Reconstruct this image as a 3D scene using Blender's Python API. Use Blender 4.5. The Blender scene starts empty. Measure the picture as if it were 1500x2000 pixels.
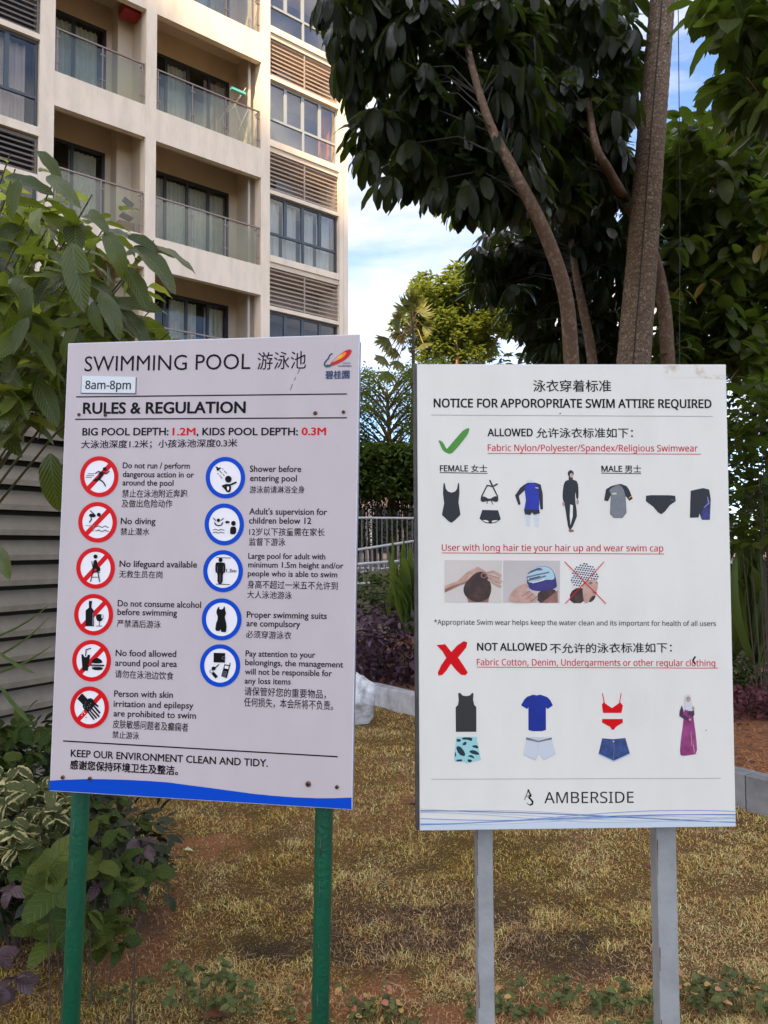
import bpy, bmesh, math, random, os
import numpy as np
from mathutils import Vector, Matrix, Euler
from mathutils.geometry import tessellate_polygon

random.seed(7)
rng = np.random.default_rng(7)
SC = bpy.context.scene
COL = SC.collection
R = math.radians

# ------------------------------------------------------------------ camera, world, sun, exposure
EYE = Vector((0.0, 0.0, 1.6))
FPX = 1502.0
cam = bpy.data.cameras.new("camera")
cam.sensor_fit = 'VERTICAL'
cam.sensor_height = 36.0
cam.sensor_width = 27.0
cam.lens = FPX / 2000.0 * 36.0
cam.clip_start = 0.05
cam.clip_end = 2000.0
cam_o = bpy.data.objects.new("camera", cam)
COL.objects.link(cam_o)
CAM_M = Matrix.Translation(EYE) @ Euler((R(90 + 2.7), 0, 0)).to_matrix().to_4x4() @ Matrix.Rotation(R(-0.3), 4, 'Z')
cam_o.matrix_world = CAM_M
SC.camera = cam_o

SUN_EL = 46.0
SUN_AZ = (-0.25, -0.97)          # horizontal direction towards the sun (behind the camera, a little left)
world = bpy.data.worlds.new("World")
SC.world = world
world.use_nodes = True
wn = world.node_tree.nodes
wl = world.node_tree.links
wn.clear()
sky = wn.new('ShaderNodeTexSky')
sky.sky_type = 'NISHITA'
sky.sun_disc = False
sky.sun_elevation = R(SUN_EL)
sky.sun_rotation = math.atan2(SUN_AZ[0], SUN_AZ[1])
sky.air_density = 0.7
sky.dust_density = 0.7
sky.ozone_density = 3.5
tc = wn.new('ShaderNodeTexCoord')
mp = wn.new('ShaderNodeMapping')
mp.inputs['Scale'].default_value = (1.0, 1.0, 2.6)
mp.inputs['Location'].default_value = (5.5, 3.3, 0.66)
wl.new(tc.outputs['Generated'], mp.inputs['Vector'])
cn = wn.new('ShaderNodeTexNoise')
cn.inputs['Scale'].default_value = 1.9
cn.inputs['Detail'].default_value = 9.0
cn.inputs['Roughness'].default_value = 0.58
cn.inputs['Distortion'].default_value = 0.5
wl.new(mp.outputs['Vector'], cn.inputs['Vector'])
cr = wn.new('ShaderNodeValToRGB')
cr.color_ramp.elements[0].position = 0.43
cr.color_ramp.elements[0].color = (0.0, 0.0, 0.0, 1)
cr.color_ramp.elements[1].position = 0.66
cr.color_ramp.elements[1].color = (1, 1, 1, 1)
wl.new(cn.outputs['Fac'], cr.inputs['Fac'])
cmx = wn.new('ShaderNodeMix')
cmx.data_type = 'RGBA'
# clouds brightened on the unseen sun side, added to light the sign fronts
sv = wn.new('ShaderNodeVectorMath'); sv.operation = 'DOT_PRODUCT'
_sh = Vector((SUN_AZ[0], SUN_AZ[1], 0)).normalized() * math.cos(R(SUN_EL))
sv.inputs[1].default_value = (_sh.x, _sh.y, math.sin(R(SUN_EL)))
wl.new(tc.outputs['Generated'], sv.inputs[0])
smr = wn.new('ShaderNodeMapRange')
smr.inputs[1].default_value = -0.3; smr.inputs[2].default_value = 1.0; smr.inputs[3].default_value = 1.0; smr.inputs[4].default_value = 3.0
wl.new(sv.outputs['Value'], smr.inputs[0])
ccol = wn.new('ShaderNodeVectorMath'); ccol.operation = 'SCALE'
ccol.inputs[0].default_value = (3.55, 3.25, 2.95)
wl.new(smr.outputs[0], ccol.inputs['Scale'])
wl.new(cr.outputs['Color'], cmx.inputs[0])
wl.new(sky.outputs['Color'], cmx.inputs[6])
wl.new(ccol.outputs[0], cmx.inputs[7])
bg = wn.new('ShaderNodeBackground')
bg.inputs['Strength'].default_value = 0.10
wo = wn.new('ShaderNodeOutputWorld')
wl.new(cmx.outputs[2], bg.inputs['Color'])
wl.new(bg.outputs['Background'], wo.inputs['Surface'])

sun = bpy.data.lights.new("sun", 'SUN')
sun.energy = 3.0
sun.angle = R(0.6)
sun.color = (1.0, 0.74, 0.45)
sun_o = bpy.data.objects.new("sun", sun)
COL.objects.link(sun_o)
_h = Vector((SUN_AZ[0], SUN_AZ[1], 0)).normalized() * math.cos(R(SUN_EL))
_tosun = Vector((_h.x, _h.y, math.sin(R(SUN_EL))))
sun_o.rotation_euler = _tosun.to_track_quat('Z', 'Y').to_euler()
sun_o.location = (0, -5, 30)

SC.view_settings.view_transform = 'Standard'
SC.view_settings.look = 'None'
SC.view_settings.gamma = 1.0
SC.view_settings.use_curve_mapping = False
SC.view_settings.exposure = 2.08
SC.cycles.max_bounces = 7
SC.cycles.transparent_max_bounces = 16
SC.cycles.caustics_reflective = False
SC.cycles.caustics_refractive = False

# ------------------------------------------------------------------ helpers
def ray(px, py):
    d = Vector(((px - 750) / FPX, -(py - 1000) / FPX, -1.0))
    return (CAM_M.to_3x3() @ d)
def at(px, py, depth):             # a point of the place: seen along that direction, depth metres ahead
    return EYE + ray(px, py) * depth
def at_y(px, py, Y):
    d = ray(px, py)
    return EYE + d * (Y / d.y)
def at_z(px, py, z=0.0):
    d = ray(px, py)
    return EYE + d * ((z - EYE.z) / d.z)

def s2l(c):
    c = c / 255.0
    return c / 12.92 if c <= 0.04045 else ((c + 0.055) / 1.055) ** 2.4
def rgb(r, g, b, k=1.0):
    return (s2l(r) * k, s2l(g) * k, s2l(b) * k, 1.0)

MATS = {}
def mat(name, color, rough=0.6, spec=0.5, metal=0.0, noise=0.0, nscale=8.0, bump=0.0, bscale=60.0, color2=None, lo=0.4, hi=0.65, stretch=None):
    if name in MATS:
        return MATS[name]
    m = bpy.data.materials.new(name)
    m.use_nodes = True
    nt = m.node_tree
    b = nt.nodes['Principled BSDF']
    b.inputs['Base Color'].default_value = color
    b.inputs['Roughness'].default_value = rough
    b.inputs['Specular IOR Level'].default_value = spec
    b.inputs['Metallic'].default_value = metal
    if noise or color2 or bump:
        t = nt.nodes.new('ShaderNodeTexCoord')
    if noise or color2:
        n = nt.nodes.new('ShaderNodeTexNoise')
        n.inputs['Scale'].default_value = nscale
        n.inputs['Detail'].default_value = 7
        n.inputs['Roughness'].default_value = 0.65
        if stretch:
            mpn = nt.nodes.new('ShaderNodeMapping'); mpn.inputs['Scale'].default_value = stretch
            nt.links.new(t.outputs['Object'], mpn.inputs['Vector']); nt.links.new(mpn.outputs[0], n.inputs['Vector'])
        else:
            nt.links.new(t.outputs['Object'], n.inputs['Vector'])
        r_ = nt.nodes.new('ShaderNodeValToRGB')
        r_.color_ramp.elements[0].position = lo
        r_.color_ramp.elements[1].position = hi
        nt.links.new(n.outputs['Fac'], r_.inputs['Fac'])
        c2 = color2 or tuple(list(np.array(color[:3]) * (1 - noise)) + [1])
        r_.color_ramp.elements[0].color = color
        r_.color_ramp.elements[1].color = c2
        nt.links.new(r_.outputs['Color'], b.inputs['Base Color'])
    if bump:
        n2 = nt.nodes.new('ShaderNodeTexNoise')
        n2.inputs['Scale'].default_value = bscale
        n2.inputs['Detail'].default_value = 5
        nt.links.new(t.outputs['Object'], n2.inputs['Vector'])
        bp = nt.nodes.new('ShaderNodeBump')
        bp.inputs['Strength'].default_value = bump
        bp.inputs['Distance'].default_value = 0.01
        nt.links.new(n2.outputs['Fac'], bp.inputs['Height'])
        nt.links.new(bp.outputs['Normal'], b.inputs['Normal'])
    MATS[name] = m
    return m

def leaf_mat(name, c1, c2, vein=None, rough=0.4, trans=0.3, veins=9, vstr=0.5, edge=None, trc=None, spec=0.5, specvar=False):
    """leaf: colour varies from leaf to leaf, midrib and side veins from the leaf's own UV"""
    m = bpy.data.materials.new(name)
    m.use_nodes = True
    nt = m.node_tree
    N, L = nt.nodes, nt.links
    b = N['Principled BSDF']
    out = N['Material Output']
    oi = N.new('ShaderNodeObjectInfo')
    at_ = N.new('ShaderNodeAttribute'); at_.attribute_name = 'tint'
    ad = N.new('ShaderNodeMath'); ad.operation = 'ADD'
    L.new(oi.outputs['Random'], ad.inputs[0]); L.new(at_.outputs['Fac'], ad.inputs[1])
    fr = N.new('ShaderNodeMath'); fr.operation = 'FRACT'
    L.new(ad.outputs[0], fr.inputs[0])
    mx = N.new('ShaderNodeMix'); mx.data_type = 'RGBA'
    mx.inputs[6].default_value = c1; mx.inputs[7].default_value = c2
    L.new(fr.outputs[0], mx.inputs[0])
    uv = N.new('ShaderNodeUVMap')
    sp = N.new('ShaderNodeSeparateXYZ'); L.new(uv.outputs[0], sp.inputs[0])
    def M(op, a, b_=None, clamp=False):
        n = N.new('ShaderNodeMath'); n.operation = op; n.use_clamp = clamp
        for i, v in enumerate((a, b_)):
            if v is None: continue
            if isinstance(v, (int, float)): n.inputs[i].default_value = v
            else: L.new(v, n.inputs[i])
        return n.outputs[0]
    au = M('ABSOLUTE', M('SUBTRACT', sp.outputs[0], 0.5))
    col = mx.outputs[2]
    if edge is not None:            # variegated leaf: pale uneven margin
        nz = N.new('ShaderNodeTexNoise'); nz.inputs['Scale'].default_value = 5.0
        L.new(uv.outputs[0], nz.inputs['Vector'])
        e = M('ADD', au, M('MULTIPLY', M('SUBTRACT', nz.outputs['Fac'], 0.5), 0.55))
        e = M('MULTIPLY', M('SUBTRACT', e, M('ADD', 0.16, M('MULTIPLY', fr.outputs[0], 0.30))), 14.0, True)
        m2 = N.new('ShaderNodeMix'); m2.data_type = 'RGBA'
        L.new(e, m2.inputs[0]); L.new(col, m2.inputs[6]); m2.inputs[7].default_value = edge
        col = m2.outputs[2]
    if vein is not None:
        ph = M('SUBTRACT', M('MULTIPLY', sp.outputs[1], veins * 6.283), M('MULTIPLY', au, veins * 4.2))
        s = M('POWER', M('MULTIPLY', M('ADD', M('SINE', ph), 1.0), 0.5), 6.0)
        mid = M('SUBTRACT', 1.0, M('MULTIPLY', au, 28.0), True)
        v = M('MAXIMUM', s, mid)
        m3 = N.new('ShaderNodeMix'); m3.data_type = 'RGBA'
        L.new(M('MULTIPLY', v, vstr), m3.inputs[0]); L.new(col, m3.inputs[6]); m3.inputs[7].default_value = vein
        col = m3.outputs[2]
        bp = N.new('ShaderNodeBump'); bp.inputs['Strength'].default_value = 0.55; bp.inputs['Distance'].default_value = 0.004
        bp.invert = True
        L.new(v, bp.inputs['Height']); L.new(bp.outputs['Normal'], b.inputs['Normal'])
    L.new(col, b.inputs['Base Color'])
    b.inputs['Roughness'].default_value = rough
    b.inputs['Specular IOR Level'].default_value = spec
    if specvar:                     # a few leaves shine, most are dull
        L.new(M('ADD', M('MULTIPLY', M('POWER', fr.outputs[0], 5.0), specvar), spec), b.inputs['Specular IOR Level'])
    tr = N.new('ShaderNodeBsdfTranslucent')
    if trc is None: L.new(col, tr.inputs['Color'])
    else: tr.inputs['Color'].default_value = trc
    ms = N.new('ShaderNodeMixShader'); ms.inputs[0].default_value = trans
    L.new(b.outputs[0], ms.inputs[1]); L.new(tr.outputs[0], ms.inputs[2])
    L.new(ms.outputs[0], out.inputs['Surface'])
    MATS[name] = m
    return m

def tag(o, label=None, cat=None, group=None, kind=None):
    if label: o['label'] = label
    if cat: o['category'] = cat
    if group: o['group'] = group
    if kind: o['kind'] = kind
    return o
INV = {}
def thing(name, label, cat, loc=(0, 0, 0), rotz=0.0, group=None, matrix=None):
    o = bpy.data.objects.new(name, None)
    o.empty_display_size = 0.1
    COL.objects.link(o)
    M_ = matrix if matrix is not None else Matrix.Translation(Vector(loc)) @ Matrix.Rotation(rotz, 4, 'Z')
    o.matrix_world = M_
    INV[o.name] = M_.inverted()
    return tag(o, label, cat, group)
def link(me, name, parent=None, world=True, mtx=None):
    """link a mesh as one object; world=True: its coordinates are world ones"""
    o = bpy.data.objects.new(name, me)
    COL.objects.link(o)
    if parent is not None:
        o.parent = parent
        if world:
            o.matrix_parent_inverse = INV[parent.name]
            INV[o.name] = Matrix.Identity(4)
    if mtx is not None:
        o.matrix_basis = mtx
    if parent is None:
        INV[o.name] = (mtx or Matrix.Identity(4)).inverted()
    return o
def sub(me, name, part):           # child of a part that shares the part's own coordinates
    o = bpy.data.objects.new(name, me)
    COL.objects.link(o)
    o.parent = part
    return o

class MB:
    def __init__(s):
        s.v = []; s.f = []; s.m = []; s.mats = []
    def mi(s, m):
        if m not in s.mats: s.mats.append(m)
        return s.mats.index(m)
    def add(s, vs, fs, m):
        n = len(s.v); k = s.mi(m)
        s.v += [tuple(v) for v in vs]
        for f in fs:
            s.f.append(tuple(i + n for i in f)); s.m.append(k)
    def box(s, x0, x1, y0, y1, z0, z1, m, M_=None):
        vs = [Vector((x, y, z)) for z in (z0, z1) for y in (y0, y1) for x in (x0, x1)]
        if M_ is not None: vs = [M_ @ v for v in vs]
        s.add(vs, [(0, 2, 3, 1), (4, 5, 7, 6), (0, 1, 5, 4), (2, 6, 7, 3), (0, 4, 6, 2), (1, 3, 7, 5)], m)
    def tube(s, pts, rad, m, n=8, cap=True):
        pts = [Vector(p) for p in pts]
        if not hasattr(rad, '__len__'): rad = [rad] * len(pts)
        rings = []
        ref = None
        for i, p in enumerate(pts):
            d = (pts[min(i + 1, len(pts) - 1)] - pts[max(i - 1, 0)]).normalized()
            if ref is None: ref = d.orthogonal().normalized()
            a = (ref - d * ref.dot(d)).normalized(); b = d.cross(a); ref = a
            rings.append([p + (a * math.cos(t) + b * math.sin(t)) * rad[i] for t in [2 * math.pi * k / n for k in range(n)]])
        vs = [v for r_ in rings for v in r_]
        fs = [(i * n + k, i * n + (k + 1) % n, (i + 1) * n + (k + 1) % n, (i + 1) * n + k) for i in range(len(pts) - 1) for k in range(n)]
        if cap:
            fs += [tuple(range(n))[::-1], tuple((len(pts) - 1) * n + k for k in range(n))]
        s.add(vs, fs, m)
    def mesh(s, name='mesh', smooth=False, bevel=0):
        me = bpy.data.meshes.new(name)
        me.from_pydata(s.v, [], s.f)
        for m in s.mats: me.materials.append(m)
        me.polygons.foreach_set('material_index', s.m)
        if bevel:
            bm = bmesh.new(); bm.from_mesh(me)
            bmesh.ops.bevel(bm, geom=list(bm.edges), offset=bevel, segments=2, affect='EDGES', profile=0.5)
            bm.to_mesh(me); bm.free()
        if smooth: me.polygons.foreach_set('use_smooth', [True] * len(me.polygons))
        me.update()
        return me

# ---- leaves
def leaf_template(L=1.0, W=0.4, rows=6, bend=0.5, fold=0.25, tip=1.0, widest=0.45, wav=0.0, petiole=0.0):
    """a leaf along +Y, face towards +Z, drooping: verts, quads, uvs"""
    vs, uv, fs = [], [], []
    ang, y, z = 0.0, 0.0, 0.0
    for i in range(rows + 1):
        t = i / rows
        e = math.log(0.5) / math.log(widest)
        w = (math.sin(math.pi * min(1, max(0, t ** e))) ** (0.8 * tip)) * W / 2
        if i == 0: w = W * 0.03
        if i == rows: w = W * 0.012
        c = math.cos(ang); s_ = math.sin(ang)
        lift = fold * w
        wz = wav * math.sin(t * 17) * W * 0.1
        vs += [(-w, y, z + lift * c + wz), (0, y, z), (w, y, z + lift * c - wz)]
        uv += [(0.5 - 0.5 * (w / (W / 2)), t), (0.5, t), (0.5 + 0.5 * (w / (W / 2)), t)]
        ang += bend / rows
        y += L / rows * math.cos(ang); z -= L / rows * math.sin(ang)
    for i in range(rows):
        a = i * 3
        fs += [(a, a + 1, a + 4, a + 3), (a + 1, a + 2, a + 5, a + 4)]
    return np.array(vs, float), np.array(fs, int), np.array(uv, float)

def template_mesh(T, name, material, tint=0.0):
    v, f, uv = T
    me = bpy.data.meshes.new(name)
    me.from_pydata(v.tolist(), [], f.tolist())
    ul = me.uv_layers.new(name='UVMap')
    ul.data.foreach_set('uv', uv[f.ravel()].ravel())
    a = me.attributes.new('tint', 'FLOAT', 'POINT')
    a.data.foreach_set('value', np.full(len(v), tint))
    me.materials.append(material)
    me.polygons.foreach_set('use_smooth', [True] * len(me.polygons))
    me.update()
    return me

def frames(pos, direc, up, scale):
    """N 4x4 matrices: local +Y along direc, +Z towards up"""
    pos, d, u = (np.asarray(a, float) for a in (pos, direc, up))
    d = d / np.linalg.norm(d, axis=1, keepdims=True)
    x = np.cross(d, u); x /= (np.linalg.norm(x, axis=1, keepdims=True) + 1e-9)
    z = np.cross(x, d)
    s = np.asarray(scale, float).reshape(-1, 1)
    Mx = np.zeros((len(pos), 4, 4))
    Mx[:, :3, 0] = x * s; Mx[:, :3, 1] = d * s; Mx[:, :3, 2] = z * s; Mx[:, :3, 3] = pos; Mx[:, 3, 3] = 1
    return Mx

def scatter_mesh(name, T, Mx, tints, material):
    v, f, uv = T
    n, nv = len(Mx), len(v)
    if n == 0: return None
    V = np.einsum('nij,vj->nvi', Mx[:, :3, :3], v) + Mx[:, None, :3, 3]
    F = (f[None] + (np.arange(n) * nv)[:, None, None]).reshape(-1)
    k = f.shape[1]
    nf = n * len(f)
    me = bpy.data.meshes.new(name)
    me.vertices.add(n * nv); me.vertices.foreach_set('co', V.reshape(-1))
    me.loops.add(nf * k); me.loops.foreach_set('vertex_index', F.astype(np.int32))
    me.polygons.add(nf); me.polygons.foreach_set('loop_start', np.arange(nf, dtype=np.int32) * k)
    me.polygons.foreach_set('loop_total', np.full(nf, k, np.int32))
    me.update(calc_edges=True)
    ul = me.uv_layers.new(name='UVMap')
    ul.data.foreach_set('uv', np.tile(uv[f.ravel()], (n, 1)).ravel())
    a = me.attributes.new('tint', 'FLOAT', 'POINT')
    a.data.foreach_set('value', np.repeat(np.asarray(tints, float), nv))
    me.materials.append(material)
    me.polygons.foreach_set('use_smooth', np.ones(nf, bool))
    return me

def grow_leaves(parent, T_list, Mx, tints, material, n_obj, part='leaf', mass='foliage', prefer=None):
    """the n_obj leaves that show largest are parts of their own, the rest one mass"""
    Mx = np.asarray(Mx); tints = np.asarray(tints)
    cm = np.array(CAM_M.inverted())
    P = np.c_[Mx[:, :3, 3], np.ones(len(Mx))] @ cm.T
    dep = -P[:, 2]
    px = P[:, 0] / np.maximum(dep, 0.01) * FPX + 750; py = -P[:, 1] / np.maximum(dep, 0.01) * FPX + 1000
    inside = (px > -20) & (px < 1520) & (py > -20) & (py < 2020) & (dep > 0.1)
    key = np.where(inside, dep, 1e6)
    order = np.argsort(key)
    n_obj = min(n_obj, int(inside.sum()))
    front, rest = order[:n_obj], order[n_obj:]
    inv = INV[parent.name]
    protos = [template_mesh(T, 'leaf', material, random.random()) for T in T_list]
    for j in front:
        o = bpy.data.objects.new(part, protos[j % len(protos)])
        COL.objects.link(o); o.parent = parent
        o.matrix_parent_inverse = inv
        o.matrix_basis = Matrix(Mx[j].tolist())
    if len(rest):
        me = scatter_mesh(mass, T_list[0], Mx[rest], tints[rest], material)
        o = link(me, mass, parent); o['kind'] = 'stuff'
    return

def in_poly(x, y, poly):
    c = False; j = len(poly) - 1
    for i in range(len(poly)):
        xi, yi = poly[i]; xj, yj = poly[j]
        if (yi > y) != (yj > y) and x < (xj - xi) * (y - yi) / (yj - yi) + xi: c = not c
        j = i
    return c
def rnd_in_poly(poly, n):
    xs = [p[0] for p in poly]; ys = [p[1] for p in poly]; out = []
    while len(out) < n:
        x = random.uniform(min(xs), max(xs)); y = random.uniform(min(ys), max(ys))
        if in_poly(x, y, poly): out.append((x, y))
    return out

# ------------------------------------------------------------------ flat print: shapes and lettering laid on a sign's face
def cv_pose(a, b, c, x, y, z):      # pose of a board found from its four corners (camera frame, y down) -> world
    ca, sa, cb, sb, cc, sc = math.cos(a), math.sin(a), math.cos(b), math.sin(b), math.cos(c), math.sin(c)
    Ry = Matrix(((ca, 0, sa), (0, 1, 0), (-sa, 0, ca)))
    Rx = Matrix(((1, 0, 0), (0, cb, -sb), (0, sb, cb)))
    Rz = Matrix(((cc, -sc, 0), (sc, cc, 0), (0, 0, 1)))
    Q = Ry @ Rx @ Rz
    F = Matrix(((1, 0, 0), (0, -1, 0), (0, 0, -1)))
    rot = F @ Q @ F
    return CAM_M @ (Matrix.Translation(F @ Vector((x, y, z))) @ rot.to_4x4())

class Face:
    def __init__(s, M_):
        s.M = M_; s.I = M_.inverted()
    def __call__(s, px, py):        # a pixel measured on the photographed sign -> x, y on the sign's own face
        o = s.I @ EYE; d = s.I.to_3x3() @ ray(px, py)
        t = -o.z / d.z
        return (o.x + d.x * t, o.y + d.y * t)

LAYER = 0.00022
class Art:
    """coloured flat shapes; coordinates through cv (a crop's own coordinates -> face)"""
    def __init__(s, face, ox=0, oy=0, k=1.0):
        s.face, s.ox, s.oy, s.k = face, ox, oy, k
        s.mb = MB(); s.n = 0
    def z(s, layer):
        s.n += 1
        return 0.0006 + layer * LAYER + (s.n % 60) * 0.0000025
    def p(s, x, y):
        return s.face(s.ox + x / s.k, s.oy + y / s.k)
    def poly(s, pts, m, layer=0):
        q = [Vector((*s.p(*a), 0)) for a in pts]
        tr = tessellate_polygon([q]); z = s.z(layer)
        fs = []
        for t in tr:
            a, b, c = (q[i] for i in t)
            fs.append(t if (b - a).cross(c - a).z > 0 else t[::-1])
        s.mb.add([(v.x, v.y, z) for v in q], fs, m)
    def ell(s, cx, cy, rx, ry, m, layer=0, n=40, a0=0.0, a1=360.0):
        s.poly([(cx + rx * math.cos(R(a0 + (a1 - a0) * i / n)), cy + ry * math.sin(R(a0 + (a1 - a0) * i / n))) for i in range(n)], m, layer)
    def ring(s, cx, cy, rx, ry, t, m, layer=0, n=64):
        z = s.z(layer); vs = []
        for i in range(n):
            a = 2 * math.pi * i / n
            vs.append((*s.p(cx + rx * math.cos(a), cy + ry * math.sin(a)), z))
            vs.append((*s.p(cx + (rx - t) * math.cos(a), cy + (ry - t) * math.sin(a)), z))
        s.mb.add(vs, [(2 * i, 2 * i + 1, (2 * i + 3) % (2 * n), (2 * i + 2) % (2 * n)) for i in range(n)], m)
    def line(s, pts, w, m, layer=0, cap=True):
        for (a, b) in zip(pts[:-1], pts[1:]):
            d = Vector((b[0] - a[0], b[1] - a[1])); L_ = d.length or 1e-6
            nx, ny = -d.y / L_ * w / 2, d.x / L_ * w / 2
            s.poly([(a[0] + nx, a[1] + ny), (b[0] + nx, b[1] + ny), (b[0] - nx, b[1] - ny), (a[0] - nx, a[1] - ny)], m, layer)
        if cap:
            for a in pts: s.ell(a[0], a[1], w / 2, w / 2, m, layer, 12)
    def blob(s, pts, m, layer=0, it=2):     # closed smooth outline
        for _ in range(it):
            q = []
            for i in range(len(pts)):
                a, b = pts[i], pts[(i + 1) % len(pts)]
                q += [(a[0] * .75 + b[0] * .25, a[1] * .75 + b[1] * .25), (a[0] * .25 + b[0] * .75, a[1] * .25 + b[1] * .75)]
            pts = q
        s.poly(pts, m, layer)
    def done(s, name, parent, label=None):
        o = link(s.mb.mesh(name), name, parent, world=False)
        return tag(o, label)

NOTO = None
try:
    _fd = bpy.utils.system_resource('DATAFILES', path='fonts')
    NOTO = bpy.data.fonts.load(os.path.join(_fd, 'NotoSansHebrew-Regular.woff2'))
except Exception:
    NOTO = None

def text_mesh(body, font=None):
    c = bpy.data.curves.new('t', 'FONT')
    c.body = body
    if font: c.font = font
    c.resolution_u = 3
    o = bpy.data.objects.new('t', c)
    COL.objects.link(o)
    dg = bpy.context.evaluated_depsgraph_get()
    me = bpy.data.meshes.new_from_object(o.evaluated_get(dg))
    bpy.data.objects.remove(o); bpy.data.curves.remove(c)
    return me
_cap = {}
def capheight(font):
    if font not in _cap:
        me = text_mesh('H', font)
        _cap[font] = max(v.co.y for v in me.vertices)
    return _cap[font]
def lettering(face, parent, body, xl, xr, ya, yb, cap, material, font=None, off=0.0, layer=1, cjk=False):
    """latin: baseline at ya (left) and yb (right) with capital height cap; cjk: top ya and bottom yb at the middle"""
    me = text_mesh(body, font)
    n = len(me.vertices)
    co = np.empty(n * 3); me.vertices.foreach_get('co', co); co = co.reshape(-1, 3)
    if off > 0:                     # heavier weight: the same outline laid a hair to every side
        fs = [tuple(p.vertices) for p in me.polygons]
        dirs = [(0, 0), (1, 0), (-1, 0), (0, .8), (0, -.8), (.7, .6), (-.7, .6), (.7, -.6), (-.7, -.6)] if off > .012 else [(1, 0), (-1, 0), (0, .8), (0, -.8)]
        vs, ff, dz = [], [], []
        for i, (dx, dy) in enumerate(dirs):
            vs.append(co + np.array([dx * off, dy * off, 0])); dz += [i * 4e-6] * n
            ff += [tuple(v + i * n for v in f) for f in fs]
        co = np.vstack(vs)
        bpy.data.meshes.remove(me)
        me = bpy.data.meshes.new('lettering'); me.from_pydata(co.tolist(), [], ff)
        dz = np.array(dz)
    else:
        dz = 0.0
    x0, x1 = co[:, 0].min(), co[:, 0].max()
    if cjk:
        xm = (xl + xr) / 2
        t = face(xm, ya); b = face(xm, yb)
        y0, y1 = co[:, 1].min(), co[:, 1].max()
        L_ = face(xl, (ya + yb) / 2)[0]; Rr = face(xr, (ya + yb) / 2)[0]
        co[:, 1] = b[1] + (co[:, 1] - y0) / (y1 - y0) * (t[1] - b[1])
    else:
        a = face(xl, ya); b = face(xr, yb); tt = face(xl, ya - cap)
        h = tt[1] - a[1]; L_, Rr = a[0], b[0]
        base = a[1] + (co[:, 0] - x0) / (x1 - x0) * (b[1] - a[1])
        co[:, 1] = base + co[:, 1] / capheight(font) * h
    co[:, 0] = L_ + (co[:, 0] - x0) / (x1 - x0) * (Rr - L_)
    co[:, 2] = 0.0006 + layer * LAYER + dz
    me.vertices.foreach_set('co', co.ravel())
    me.materials.clear(); me.materials.append(material)
    me.update()
    return link(me, 'lettering', parent, world=False)

INK = mat('black_print', rgb(16, 15, 17, .7), 0.55, spec=.15)
INKG = mat('dark_grey_print', rgb(30, 29, 31, .8), 0.55, spec=.15)
REDP = mat('red_print', rgb(214, 4, 16, 1.0), 0.5, spec=.2)
REDT = mat('red_lettering', rgb(205, 16, 40, .95), 0.5, spec=.2)
BLUEP = mat('blue_print', rgb(0, 70, 185, 1.0), 0.5, spec=.15)
CREAM = mat('cream_print', (0.86, 0.80, 0.78, 1), 0.45)
GREYP = mat('grey_print', rgb(130, 130, 135, .8), 0.5)

def board_material(name, base, dirt, rough=0.38):
    m = bpy.data.materials.new(name); m.use_nodes = True
    N, L = m.node_tree.nodes, m.node_tree.links
    b = N['Principled BSDF']
    b.inputs['Specular IOR Level'].default_value = 0.22
    t = N.new('ShaderNodeTexCoord')
    n1 = N.new('ShaderNodeTexNoise'); n1.inputs['Scale'].default_value = 3.0; n1.inputs['Detail'].default_value = 8; n1.inputs['Roughness'].default_value = .7
    mp_ = N.new('ShaderNodeMapping'); mp_.inputs['Scale'].default_value = (4, 1.2, 4)
    n2 = N.new('ShaderNodeTexNoise'); n2.inputs['Scale'].default_value = 4.0; n2.inputs['Detail'].default_value = 6
    L.new(t.outputs['Object'], n1.inputs['Vector']); L.new(t.outputs['Object'], mp_.inputs['Vector']); L.new(mp_.outputs[0], n2.inputs['Vector'])
    a = N.new('ShaderNodeMath'); a.operation = 'MULTIPLY'; L.new(n1.outputs['Fac'], a.inputs[0]); L.new(n2.outputs['Fac'], a.inputs[1])
    r_ = N.new('ShaderNodeValToRGB')
    r_.color_ramp.elements[0].position = 0.18; r_.color_ramp.elements[0].color = base
    r_.color_ramp.elements[1].position = 0.52; r_.color_ramp.elements[1].color = dirt
    L.new(a.outputs[0], r_.inputs['Fac']); L.new(r_.outputs['Color'], b.inputs['Base Color'])
    sp_ = N.new('ShaderNodeTexNoise'); sp_.inputs['Scale'].default_value = 90.0; sp_.inputs['Detail'].default_value = 2
    L.new(t.outputs['Object'], sp_.inputs['Vector'])
    rr = N.new('ShaderNodeMapRange'); rr.inputs[3].default_value = rough - .08; rr.inputs[4].default_value = rough + .12
    L.new(n1.outputs['Fac'], rr.inputs[0]); L.new(rr.outputs[0], b.inputs['Roughness'])
    bp = N.new('ShaderNodeBump'); bp.inputs['Strength'].default_value = .06; bp.inputs['Distance'].default_value = .004
    L.new(n1.outputs['Fac'], bp.inputs['Height']); L.new(bp.outputs['Normal'], b.inputs['Normal'])
    MATS[name] = m
    return m

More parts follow.
